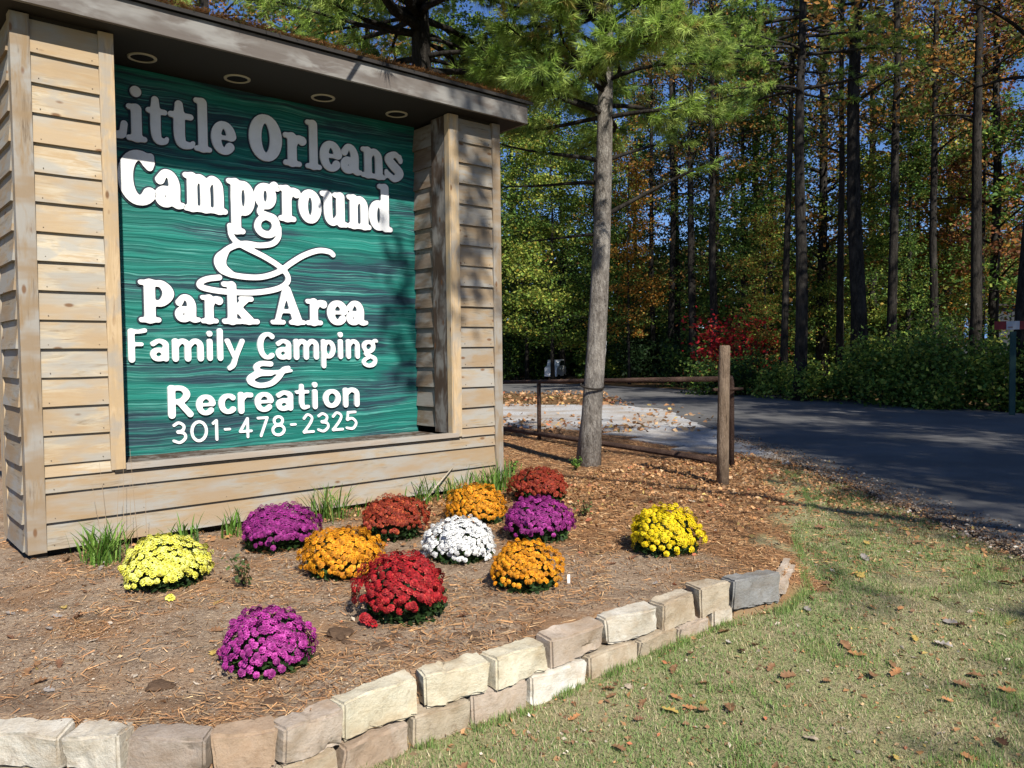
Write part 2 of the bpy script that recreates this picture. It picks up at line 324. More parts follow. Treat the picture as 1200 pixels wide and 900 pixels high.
tag(nl.build('nail_heads', plain('rusty_nail', (.14, .10, .07), .8), sign), kind='stuff')
# soffit, fascia, roof
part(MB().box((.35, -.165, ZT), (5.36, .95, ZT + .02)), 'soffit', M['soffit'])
part(MB().box((.3, -.203, 3.612), (5.38, -.168, 3.79), jit=.001), 'fascia', M['fascia'], .003)
part(MB().box((5.362, -.166, 3.612), (5.392, .97, 3.79)), 'fascia', M['fascia'], .003)
part(MB().box((.3, -.166, 3.612), (.33, .97, 3.79)), 'fascia', M['fascia'], .003)
rf = MB(); zr = 3.795
rf.add([(.25, -.235, zr), (5.43, -.235, zr), (5.43, .40, zr + .17), (.25, .40, zr + .17), (.25, 1.03, zr), (5.43, 1.03, zr), (.25, -.235, zr + .028), (5.43, -.235, zr + .028), (5.43, .40, zr + .2), (.25, .40, zr + .2), (.25, 1.03, zr + .028), (5.43, 1.03, zr + .028)],
       [(0, 3, 2, 1), (3, 4, 5, 2), (6, 7, 8, 9), (9, 8, 11, 10), (0, 1, 7, 6), (4, 10, 11, 5), (1, 2, 8, 7), (2, 5, 11, 8), (0, 6, 9, 3), (3, 9, 10, 4)])
roof = part(rf, 'roof', M['shingle'])
# recessed lights in the soffit
for t in (1.93, 2.664, 3.436, 4.2):
    n = 32; Vv = []; 
    for r, z in ((.105, -.001), (.103, -.008), (.084, -.010), (.082, -.001)): Vv += [(r * math.cos(2 * PI * k / n), r * math.sin(2 * PI * k / n), z) for k in range(n)]
    Fv = [(i * n + k, i * n + (k + 1) % n, i * n + n + (k + 1) % n, i * n + n + k) for i in range(3) for k in range(n)]
    can = part(MB().add([(.083 * math.cos(2 * PI * k / n), .083 * math.sin(2 * PI * k / n), -.0025) for k in range(n)] + [(.083 * math.cos(2 * PI * k / n), .083 * math.sin(2 * PI * k / n), -.0005) for k in range(n)], [tuple(range(n)), tuple(range(2 * n - 1, n - 1, -1))] + [(k, (k + 1) % n, n + (k + 1) % n, n + k) for k in range(n)]), 'recessed_light', M['black'])
    can.location = (t, .335, ZT); rg = MB().add(Vv, Fv, True).build('light_ring', M['ring'], can)
# carved panel
def panelmat():
    t = NT('carved_green_panel', .6, .3)
    warp = t.noise(t.coord('Object', (1.1, 1, 2.2)), 1.5, 3, .5); vec = t.coord('Object', (.22, 1, 1.))
    dv = t.n.new('ShaderNodeVectorMath'); dv.operation = 'MULTIPLY_ADD'; cx_ = t.n.new('ShaderNodeCombineXYZ'); t.l.new(warp, cx_.inputs[2]); t.l.new(cx_.outputs[0], dv.inputs[0]); dv.inputs[1].default_value = (0, 0, .10); t.l.new(vec, dv.inputs[2])
    def lines(sc, det, r_):
        m_ = t.n.new('ShaderNodeMapping'); m_.inputs['Scale'].default_value = (1, 1, sc); t.l.new(dv.outputs[0], m_.inputs[0]); return t.noise(m_.outputs[0], 3., det, r_, .25)
    l1 = lines(9, 2, .5); l2 = lines(26, 2, .6)
    pat = t.noise(t.coord('Object', (.45, 1, 2.6)), 2.3, 4, .55)
    c = t.mix(t.ramp(pat, [(.42, 0.), (.55, 1.)]), (.016, .045, .062), (.006, .13, .105)); c = t.mix(t.ramp(l1, [(.50, 0.), (.62, .55)]), c, (.02, .24, .19)); c = t.mix(t.ramp(l1, [(.36, .2), (.45, 0.)]), c, (.012, .05, .06))
    am = t.ramp(t.noise(t.coord('Object', (1.6, 1, 2.2)), 2.2, 3, .6), [(.35, .15), (.65, 1.)]); c = t.mix(t.math('MULTIPLY', am, t.ramp(l2, [(.57, 0.), (.63, .8)])), c, (.11, .36, .31))
    t.col(c); t.bump(t.math('ADD', l1, t.math('MULTIPLY', l2, .6)), .7, .02); return t.m
M['panel'] = panelmat()
panel = part(MB().box((1.60, .603, .50), (4.575, .64, ZT - .004)), 'sign_panel', M['panel'])

# ---- lettering: strokes of varying width joined softly, contoured and given depth
def ring(cx, cy, rx, ry, rs, rt_, a0=0, a1=360, n=28):
    o = []
    for i in range(n + 1):
        a = math.radians(a0 + (a1 - a0) * i / n); o.append((cx + rx * math.cos(a), cy + ry * math.sin(a), rt_ + (rs - rt_) * abs(math.cos(a)) ** 1.3))
    return o
def ln(*p, r=.16): return [(q[0], q[1], q[2] if len(q) > 2 else r) for q in p]
def cur(*p, r=.16, n=6):
    P = [np.array((q[0], q[1], q[2] if len(q) > 2 else r), float) for q in p]; P = [2 * P[0] - P[1]] + P + [2 * P[-1] - P[-2]]; o = []
    for i in range(1, len(P) - 2):
        for k in range(n):
            t = k / n; o.append(tuple(.5 * (2 * P[i] + (P[i + 1] - P[i - 1]) * t + (2 * P[i - 1] - 5 * P[i] + 4 * P[i + 1] - P[i + 2]) * t * t + (3 * P[i] - P[i - 1] - 3 * P[i + 1] + P[i + 2]) * t ** 3)))
    o.append(tuple(P[-2])); return o
f_ = lambda x0, x1, y: ln((x0, y), (x1, y), r=.085)
HV = {  # heavy rounded serif letters
 'i': [ln((.36, .86), (.36, .12), r=.155), f_(.12, .36, .9), f_(.1, .62, .085), ln((.36, 1.32), (.361, 1.32), r=.165)],
 'l': [ln((.36, 1.36), (.36, .12), r=.155), f_(.12, .36, 1.41), f_(.1, .62, .085)],
 't': [cur((.34, 1.2, .11), (.34, .8, .155), (.34, .35, .155), (.42, .14, .13), (.66, .12, .09), (.74, .2, .06)), f_(.1, .68, .9)],
 'e': [ring(.46, .49, .31, .37, .165, .115, 12, 320), ln((.25, .5), (.72, .5), r=.07)],
 'o': [ring(.47, .49, .31, .37, .17, .12)],
 'r': [ln((.34, .86), (.34, .12), r=.155), f_(.1, .34, .9), f_(.1, .6, .085), cur((.42, .68, .1), (.56, .84, .11), (.72, .8, .15), r=.12)],
 'a': [cur((.2, .7, .13), (.36, .88, .1), (.56, .82, .13), (.66, .6, .155), (.66, .25, .155), (.76, .12, .11), (.92, .12, .08)), ring(.36, .3, .18, .16, .14, .12)],
 'n': [ln((.3, .86), (.3, .12), r=.15), f_(.08, .3, .9), f_(.08, .5, .085), cur((.36, .72, .1), (.56, .87, .11), (.76, .76, .14), (.8, .5, .15), (.8, .12, .15)), f_(.62, 1.02, .085)],
 'm': [ln((.3, .86), (.3, .12), r=.15), f_(.08, .3, .9), f_(.08, .5, .085), cur((.36, .72, .1), (.54, .87, .11), (.72, .76, .14), (.76, .5, .15), (.76, .12, .15)), f_(.6, .94, .085),
       cur((.84, .72, .1), (1., .87, .11), (1.2, .76, .14), (1.24, .5, .15), (1.24, .12, .15)), f_(1.06, 1.46, .085)],
 'u': [cur((.28, .86, .15), (.28, .5, .15), (.32, .22, .14), (.5, .12, .11), (.72, .26, .1)), f_(.06, .28, .9), ln((.8, .86), (.8, .14), r=.15), f_(.58, .8, .9), f_(.8, 1.02, .085)],
 's': [cur((.72, .74, .08), (.5, .9, .1), (.24, .74, .14), (.42, .53, .16), (.68, .3, .15), (.46, .1, .11), (.16, .26, .08)), ln((.7, .86), (.72, .68), r=.06), ln((.15, .14), (.14, .32), r=.06)],
 'p': [ln((.32, .86), (.32, -.34), r=.15), f_(.08, .32, .9), f_(.1, .56, -.38), ring(.6, .49, .26, .36, .16, .11, 180, -180)],
 'd': [ln((.74, 1.3), (.74, .14), r=.15), f_(.5, .74, 1.34), f_(.74, .98, .085), ring(.44, .47, .26, .35, .16, .11)],
 'g': [ring(.44, .62, .24, .26, .15, .1), cur((.62, .82, .07), (.78, .95, .1), (.9, .86, .09)), cur((.3, .34, .08), (.24, .18, .1), (.46, .1, .12), (.74, .02, .14), (.82, -.2, .13), (.62, -.38, .11), (.32, -.38, .11), (.14, -.24, .11), (.2, -.04, .09), (.42, .06, .08))],
 'k': [ln((.32, 1.34), (.32, .12), r=.15), f_(.08, .32, 1.4), f_(.08, .56, .085), ln((.38, .46, .1), (.72, .84, .11)), ln((.5, .56, .13), (.84, .14, .15)), f_(.6, .92, .9), f_(.68, 1.1, .085)],
 'L': [ln((.36, 1.3), (.36, .14), r=.18), f_(.1, .62, 1.33), ln((.1, .1), (.86, .12), r=.1), ln((.9, .16), (.94, .42), r=.09)],
 'O': [ring(.66, .7, .44, .56, .22, .14)],
 'C': [ring(.64, .68, .42, .54, .2, .14, 48, 318), ln((.96, .96), (1., 1.22), r=.1)],
 'P': [ln((.36, 1.28), (.36, .14), r=.18), f_(.08, .5, 1.33), f_(.08, .64, .085), cur((.45, 1.31, .09), (.78, 1.28, .13), (.98, .98, .19), (.78, .68, .13), (.45, .64, .09))],
 'A': [ln((.62, 1.32, .13), (.28, .2, .1)), ln((.68, 1.3, .14), (1.08, .16, .19)), ln((.42, .5), (.92, .5), r=.075), f_(.06, .5, .085), f_(.82, 1.36, .085)],
}
R_ = .125
SN = {  # upright lighter letters
 'F': [ln((.2, 1.3), (.2, .1), r=.14), cur((.2, 1.32, .1), (.55, 1.31, .09), (.82, 1.36, .1)), ln((.2, .76), (.66, .76), r=.085)],
 'R': [ln((.2, 1.3), (.2, .1), r=.15), cur((.2, 1.33, .1), (.6, 1.3, .11), (.78, 1.02, .14), (.6, .74, .11), (.25, .7, .09)), ln((.5, .66, .12), (.9, .1, .13))],
 'C': [ring(.62, .68, .42, .56, .15, .1, 52, 305, 24)],
 'a': [cur((.18, .78, .1), (.42, .91, .09), (.66, .78, .12), (.68, .5, .12), (.68, .12, .12)), ring(.4, .31, .22, .2, .12, .1)],
 'm': [ln((.2, .88), (.2, .12), r=R_), cur((.24, .7, .09), (.42, .9, .1), (.6, .76, .12), (.62, .4, R_), (.62, .12, R_)), cur((.68, .7, .09), (.86, .9, .1), (1.04, .76, .12), (1.06, .4, R_), (1.06, .12, R_))],
 'n': [ln((.2, .88), (.2, .12), r=R_), cur((.24, .7, .09), (.46, .9, .1), (.68, .76, .12), (.7, .4, R_), (.7, .12, R_))],
 'i': [ln((.2, .88), (.2, .12), r=R_), ln((.2, 1.24), (.201, 1.24), r=.13)],
 'l': [ln((.2, 1.36), (.2, .12), r=R_)],
 'y': [ln((.16, .9, .12), (.46, .2, .1)), cur((.86, .9, .11), (.56, .2, .11), (.42, -.2, .12), (.24, -.36, .1))],
 'p': [ln((.2, .88), (.2, -.34), r=R_), ring(.48, .5, .26, .37, .13, .1)],
 'g': [ring(.42, .62, .24, .25, .11, .09), cur((.62, .82, .06), (.76, .94, .08), (.84, .9, .07)), cur((.3, .36, .07), (.26, .22, .08), (.5, .12, .09), (.74, -.04, .1), (.68, -.3, .1), (.4, -.38, .09), (.16, -.24, .09), (.24, -.04, .08), (.44, .06, .07))],
 'e': [ring(.48, .49, .31, .38, .13, .1, 10, 318), ln((.24, .5), (.76, .5), r=.07)],
 'c': [ring(.5, .49, .32, .38, .14, .1, 48, 315)],
 'r': [ln((.2, .88), (.2, .12), r=.14), cur((.26, .68, .09), (.42, .86, .11), (.64, .86, .11))],
 't': [cur((.36, 1.2, .11), (.36, .7, .13), (.36, .3, .13), (.46, .12, .11), (.7, .14, .08)), ln((.1, .9), (.68, .9), r=.08)],
 'o': [ring(.5, .49, .34, .38, .14, .1)],
}
D = .062
DG = {  # thin round-ended numerals, unit height
 '3': [cur((.1, .84), (.32, .95), (.54, .8), (.5, .6), (.28, .53), r=D), cur((.28, .53), (.56, .44), (.6, .22), (.36, .05), (.08, .14), r=D)],
 '0': [ring(.36, .5, .3, .44, D, D)], '1': [ln((.06, .82), (.2, .94), (.2, .06), r=D)], '-': [ln((.06, .5), (.34, .5), r=D)],
 '4': [ln((.44, .06), (.44, .95), (.06, .34), (.62, .34), r=D)], '7': [ln((.06, .93), (.54, .93), (.2, .06), r=D)],
 '8': [ring(.34, .74, .2, .2, D, D), ring(.34, .28, .27, .24, D, D)], '2': [cur((.08, .76), (.3, .95), (.54, .78), (.44, .5), (.08, .08), r=D), ln((.08, .07), (.62, .07), r=D)],
 '5': [ln((.56, .93), (.16, .93), (.12, .56), r=D), cur((.12, .56), (.4, .6), (.6, .34), (.42, .07), (.08, .12), r=D)],
}
def sdf_mesh(name, strokes, scale, off, mat, grow=0., soft=.02, cells=44, front=.02, back=.0):
    """strokes in glyph units -> world metres by scale (sx, sz) and off (x, z); contour of the soft union, extruded"""
    sx, sz = scale; P = [np.array([(x * sx + off[0], y * sz + off[1], r * min(sx, sz) ) for x, y, r in s]) for s in strokes]
    allp = np.concatenate(P); r = allp[:, 2].max() + grow + .01
    x0, x1, z0, z1 = allp[:, 0].min() - r, allp[:, 0].max() + r, allp[:, 1].min() - r, allp[:, 1].max() + r
    h = max(x1 - x0, z1 - z0) / cells; nx = int((x1 - x0) / h) + 2; nz = int((z1 - z0) / h) + 2
    X, Z = np.meshgrid(x0 + h * np.arange(nx), z0 + h * np.arange(nz)); acc = np.zeros_like(X); k = soft * sz * .12 + .0015
    Dm = np.full(X.shape, 1e9)
    for s in P:
        ds = np.full(X.shape, 1e9)
        for a, b in zip(s[:-1], s[1:]):
            d = b[:2] - a[:2]; L = d @ d + 1e-12; t = np.clip(((X - a[0]) * d[0] + (Z - a[1]) * d[1]) / L, 0, 1)
            ds = np.minimum(ds, np.hypot(X - a[0] - t * d[0], Z - a[1] - t * d[1]) - (a[2] + (b[2] - a[2]) * t))
        hh = np.clip(.5 + .5 * (Dm - ds) / (k * 6), 0, 1); Dm = Dm * (1 - hh) + ds * hh - k * 6 * hh * (1 - hh)
    Dm = Dm - grow
    verts = []; vid = {}; faces = []; bnd = {}
    def gp(i, j):
        key = (i, j)
        if key not in vid: vid[key] = len(verts); verts.append((x0 + h * i, z0 + h * j))
        return vid[key]
    def ep(i, j, a, b):
        key = ((i, j, a, b) if (i, j) < (a, b) else (a, b, i, j)) 
        if key not in vid:
            i, j, a, b = key; t = Dm[j, i] / (Dm[j, i] - Dm[b, a]); vid[key] = len(verts); verts.append((x0 + h * (i + (a - i) * t), z0 + h * (j + (b - j) * t)))
        return vid[key]
    I = Dm < 0
    # runs of full cells are merged per row to keep the face count low
    full = I[:-1, :-1] & I[:-1, 1:] & I[1:, :-1] & I[1:, 1:]; anyc = I[:-1, :-1] | I[:-1, 1:] | I[1:, :-1] | I[1:, 1:]
    for j, i in zip(*np.nonzero(anyc)):
        c = [(i, j), (i + 1, j), (i + 1, j + 1), (i, j + 1)]; ins = [I[b, a] for a, b in c]
        if full[j, i]: faces.append([gp(*q) for q in c]); continue
        poly = []; out = []
        for q in range(4):
            a, b = c[q], c[(q + 1) % 4]
            if ins[q]: poly.append(gp(*a))
            if ins[q] != ins[(q + 1) % 4]: poly.append(ep(*a, *b))
        if len(poly) > 2: faces.append(poly)
    n = len(verts); ec = {}
    for f in faces:
        for a, b in zip(f, f[1:] + f[:1]): ec[(a, b)] = 1
    V3 = [(x, -front, z) for x, z in verts] + [(x, -back, z) for x, z in verts]
    side = [(b, a, a + n, b + n) for (a, b) in ec if (b, a) not in ec]
    me = bpy.data.meshes.new(name); me.from_pydata(V3, [], [tuple(f) for f in faces] + side); me.materials.append(mat)
    bm = bmesh.new(); bm.from_mesh(me); bmesh.ops.delete(bm, geom=[v for v in bm.verts if not v.link_faces], context='VERTS')
    bmesh.ops.dissolve_limit(bm, angle_limit=.01, verts=bm.verts, edges=bm.edges); bmesh.ops.triangulate(bm, faces=[f for f in bm.faces if len(f.verts) > 4]); bm.to_mesh(me); bm.free(); return me
YP = .603
def letter(strokes, x0, x1, z0, sz, outline=0., name='letter', units=1., front=.022):
    allx = [(x - r, x + r) for s in strokes for x, y, r in s]; gx0 = min(a for a, b in allx); gx1 = max(b for a, b in allx)
    sx = (x1 - x0) / (gx1 - gx0); off = (x0 - gx0 * sx, z0)
    # widths of strokes follow the vertical scale, so rescale radii evenly
    k = math.sqrt(sx * sz) / min(sx, sz); st = [[(x, y, r * k) for x, y, r in s] for s in strokes]
    o = link(name, sdf_mesh(name, st, (sx, sz), off, M['white'], front=front), panel, (0, YP, 0))
    if outline: link(name + '_outline', sdf_mesh(name + '_outline', st, (sx, sz), off, M['navy'], grow=outline, cells=36, front=.008), panel, (0, YP, 0))
    return o
LINES = [
 (HV, 3.035, .295, .012, 1.0, [('L', 1.60, 1.883), ('i', 1.873, 2.024), ('t', 2.024, 2.190), ('t', 2.190, 2.400), ('l', 2.395, 2.535), ('e', 2.539, 2.740), ('O', 2.866, 3.151), ('r', 3.171, 3.390), ('l', 3.384, 3.540), ('e', 3.530, 3.746), ('a', 3.740, 3.965), ('n', 3.956, 4.222), ('s', 4.215, 4.429)]),
 (HV, 2.535, .325, .014, 1.0, [('C', 1.806, 2.078), ('a', 2.075, 2.306), ('m', 2.295, 2.654), ('p', 2.654, 2.891), ('g', 2.891, 3.127), ('r', 3.114, 3.320), ('o', 3.312, 3.521), ('u', 3.521, 3.800), ('n', 3.795, 4.049), ('d', 4.034, 4.290)]),
 (HV, 1.622, .238, .012, 1.0, [('P', 1.925, 2.198), ('a', 2.204, 2.409), ('r', 2.409, 2.597), ('k', 2.585, 2.918), ('A', 3.017, 3.352), ('r', 3.352, 3.568), ('e', 3.568, 3.779), ('a', 3.765, 3.999)]),
 (SN, 1.31, .182, 0, 1.0, [('F', 1.841, 1.982), ('a', 2.002, 2.148), ('m', 2.169, 2.43), ('i', 2.453, 2.502), ('l', 2.539, 2.590), ('y', 2.605, 2.777), ('C', 2.893, 3.047), ('a', 3.059, 3.205), ('m', 3.226, 3.479), ('p', 3.501, 3.645), ('i', 3.673, 3.725), ('n', 3.758, 3.903), ('g', 3.926, 4.106)]),
 (SN, .855, .178, 0, 1.0, [('R', 2.126, 2.331), ('e', 2.353, 2.514), ('c', 2.539, 2.688), ('r', 2.707, 2.843), ('e', 2.855, 3.029), ('a', 3.049, 3.215), ('t', 3.234, 3.374), ('i', 3.401, 3.455), ('o', 3.509, 3.691), ('n', 3.713, 3.893)]),
 (DG, .635, .18, 0, 1.0, [('3', 2.159, 2.275), ('0', 2.303, 2.447), ('1', 2.481, 2.533), ('-', 2.584, 2.642), ('4', 2.713, 2.833), ('7', 2.874, 2.981), ('8', 3.006, 3.138), ('-', 3.184, 3.244), ('2', 3.307, 3.422), ('3', 3.449, 3.573), ('2', 3.601, 3.722), ('5', 3.742, 3.867)]),
]
for li, (font, base, xh, ol, _, ls) in enumerate(LINES):
    for c, a, b in ls: letter(font[c], a, b, base, xh, ol, 'numeral' if font is DG else 'letter', front=.012 if font is DG else .022)
sw = [cur((3.112, 2.472), (3.105, 2.39), (3.05, 2.33), (2.93, 2.305), (2.8, 2.31), (2.68, 2.27), (2.60, 2.20), (2.57, 2.13), (2.61, 2.065), (2.73, 2.03), (2.93, 2.03), (3.1, 2.085), (3.22, 2.17), (3.35, 2.25), (3.49, 2.302), (3.60, 2.30), (3.64, 2.275), r=.024),
      cur((2.675, 2.450), (2.69, 2.36), (2.77, 2.295), (2.98, 2.206), (3.13, 2.12), (3.19, 2.04), (3.16, 1.975), (3.05, 1.925), (2.85, 1.893), (2.6, 1.893), (2.43, 1.918), (2.41, 1.955), (2.47, 1.99), (2.572, 2.009), r=.024),
      cur((2.64, 2.24, .024), (2.585, 2.16, .05), (2.60, 2.09, .045), (2.68, 2.04, .026))]
link('ampersand', sdf_mesh('ampersand', sw, (1, 1), (0, 0), M['white'], cells=120, soft=.0, front=.02), panel, (0, YP, 0))
link('ampersand_outline', sdf_mesh('ampersand_outline', sw, (1, 1), (0, 0), M['navy'], grow=.012, cells=110, soft=.0, front=.008), panel, (0, YP, 0))
sa = [cur((.95, .98), (.6, 1.0), (.42, .82), (.62, .62), (.95, .58), r=.10), cur((.95, .58, .08), (.5, .56, .12), (.2, .3, .13), (.5, .06, .1), (.95, .12, .1), (1.25, .42, .11), (1.42, .72, .09), (1.6, .8, .07)), cur((.62, .62, .07), (.9, .6, .07), (1.3, .62, .07), (1.7, .66, .05))]
letter(sa, 2.784, 3.215, 1.078, .2, 0, 'ampersand', front=.02)

# ------------------------------------------------------------------ scattering
def leaf_quads(P, size, cols, flat=0., rng=RNG, aspect=.62, dirs=None):
    """one folded leaf (2 quads -> 4 verts diamond, 2 tris) at every point; returns V, F(tri), face colours"""
    n = len(P); a = rng.uniform(0, 2 * PI, n); d = rng.normal(size=(n, 3)); d /= np.linalg.norm(d, axis=1)[:, None]
    if flat: d[:, 2] *= (1 - flat); d /= np.linalg.norm(d, axis=1)[:, None]
    q = rng.normal(size=(n, 3)); 
    if flat: q[:, 2] *= (1 - flat)
    w = np.cross(np.cross(d, q), d); w /= np.linalg.norm(w, axis=1)[:, None] + 1e-9; nrm = np.cross(d, w)
    s = (size * rng.uniform(.6, 1.3, n))[:, None]
    A = P - d * s * .5; B = P + w * s * aspect * .5 + nrm * s * .12; C = P + d * s * .5; E = P - w * s * aspect * .5 + nrm * s * .12
    V = np.stack([A, B, C, E], 1).reshape(-1, 3); b = np.arange(n)[:, None] * 4; F = np.concatenate([b + [0, 1, 2], b + [0, 2, 3]], 1).reshape(-1, 3)
    return V, F, np.repeat(cols, 2, 0)
def pick(pal, n, rng=RNG, jit=.25):
    c = np.array([p[:3] for p in pal]); w = np.array([p[3] for p in pal], float); k = rng.choice(len(pal), n, p=w / w.sum()); return np.clip(c[k] * (1 + rng.normal(size=(n, 1)) * jit), .003, .9)
GREEN = [(.08, .16, .03, 4), (.14, .22, .04, 3), (.24, .28, .05, 1.5), (.05, .10, .02, 2)]
YGREEN = [(.27, .37, .06, 4), (.42, .44, .08, 3), (.12, .20, .035, 3), (.42, .30, .05, .6)]
AUTUMN = [(.24, .12, .035, 3), (.46, .22, .05, 2.6), (.15, .16, .04, 4), (.08, .08, .03, 3)]
ORANGE = [(.42, .19, .03, 4), (.30, .13, .02, 3), (.13, .14, .025, 3), (.45, .28, .05, 1)]
RED = [(.65, .03, .04, 5), (.25, .015, .015, 3), (.14, .05, .02, 1)]
BROWN = [(.24, .09, .035, 4), (.14, .06, .03, 3), (.13, .12, .04, 2), (.34, .14, .04, 1)]
PINE = [(.30, .44, .08, 4), (.44, .56, .14, 3), (.16, .26, .06, 2), (.36, .30, .08, .6)]

# ------------------------------------------------------------------ broadleaf trees
def tree_meshes(name, seed, H, r0, zlow, rad, pal, nclump, per, lsize, bark='bark', lean=.0, topz=None):
    """tapered trunk with limbs, and a crown of leaves gathered in ragged clumps round the limbs"""
    r = np.random.default_rng(seed); m = MB(); k = 9; xs = np.cumsum(r.normal(size=k) * .045 * H / 20) + np.linspace(0, lean, k); ys = np.cumsum(r.normal(size=k) * .045 * H / 20)
    xs -= xs[0]; ys -= ys[0]; zz = np.linspace(-.15, H, k); rr = [r0 * (1.25 if i == 0 else 1) * (1 - .8 * i / (k - 1)) for i in range(k)]
    m.tube([(xs[i], ys[i], zz[i]) for i in range(k)], rr, 9); pts = []
    for b in range(nclump):
        z = zlow + (H - zlow) * (b + r.random()) / nclump; f = (z - zlow) / (H - zlow); L = rad * (1 - .55 * f) * r.uniform(.45, 1.1); az = r.uniform(0, 2 * PI); i = np.interp(z, zz, np.arange(k))
        bx, by = np.interp(i, np.arange(k), xs), np.interp(i, np.arange(k), ys); rise = r.uniform(.0, .45)
        T = [(bx + L * q * math.cos(az + .2 * q * (b % 3 - 1)), by + L * q * math.sin(az + .2 * q * (b % 3 - 1)), z - .35 * 0 + L * rise * q + .1 * L * math.sin(3 * q)) for q in (0, .3, .6, 1)]
        br = max(.012, r0 * (1 - .8 * f) * .28); m.tube(T, [br, br * .7, br * .45, .008], 5, False)
        n = int(per * r.uniform(.5, 1.5)); q = r.uniform(.3, 1.1, n) ** .8; c = np.array([[np.interp(v, (0, .3, .6, 1, 1.2), [t[a] for t in T] + [T[3][a]]) for a in range(3)] for v in q])
        sc = .12 + .30 * L * .5; sub = 1.15 * r.normal(size=(max(3, n // 40), 3)) * (sc, sc, sc * .55); c += sub[r.integers(0, len(sub), n)] + r.normal(size=(n, 3)) * (.17, .17, .10); pts.append(c)
    P = np.concatenate(pts); tone = 1 + .22 * (vnoise(P[:, 0] * 1.0 + P[:, 2], P[:, 1] + P[:, 2] * .7, 1.1, seed) - .5)[:, None] * 2
    V, F, C = leaf_quads(P, np.full(len(P), lsize), pick(pal, len(P), r) * tone, .35, r)
    return m.mesh('trunk', M[bark]), npmesh('crown', V, F, M['leaf'], C)
VAR = {
 'autumn': [tree_meshes('a', 100 + i, 21, .20, 4.2, 4.2, AUTUMN, 46, 260, .15) for i in range(3)],
 'brown': [tree_meshes('b', 120 + i, 20, .18, 3.5, 4.0, BROWN, 42, 240, .15) for i in range(2)],
 'green': [tree_meshes('g', 140 + i, 17, .16, 1.6, 3.4, GREEN, 52, 380, .15) for i in range(3)],
 'ygreen': [tree_meshes('y', 160 + i, 11, .09, 1.0, 2.6, YGREEN + ([(.42, .22, .05, 3), (.36, .14, .04, 1.5)] if i else []), 38, 330, .13) for i in range(2)],
 'orange': [tree_meshes('o', 180 + i, 10, .08, 1.8, 2.2, ORANGE, 26, 200, .13) for i in range(2)],
 'bare': [tree_meshes('n', 200 + i, 20, .17, 7.2, 2.4, AUTUMN, 26, 120, .13) for i in range(3)],
}
SHAPES = {}
def plant_tree(kind, v, x, y, s, label, group, rz=0, sx=1, tilt=(0, 0), name=None, cat='tree'):
    t, c = VAR[kind][v]; e = empty(name or {'autumn': 'oak_tree', 'brown': 'oak_tree', 'green': 'leafy_tree', 'ygreen': 'young_tree', 'orange': 'small_maple_tree', 'bare': 'forest_tree'}[kind], (x, y, hz(x, y) - .03), rz)
    e.rotation_euler = (tilt[0], tilt[1], rz); e.scale = (s * sx, s * sx, s); link('trunk', t, e); link('crown', c, e)
    tag(e, label, cat, group); return e
def X(u, Y): return (u - 600) / 933.8 * Y
WG = 'trees of the wood beyond the road'
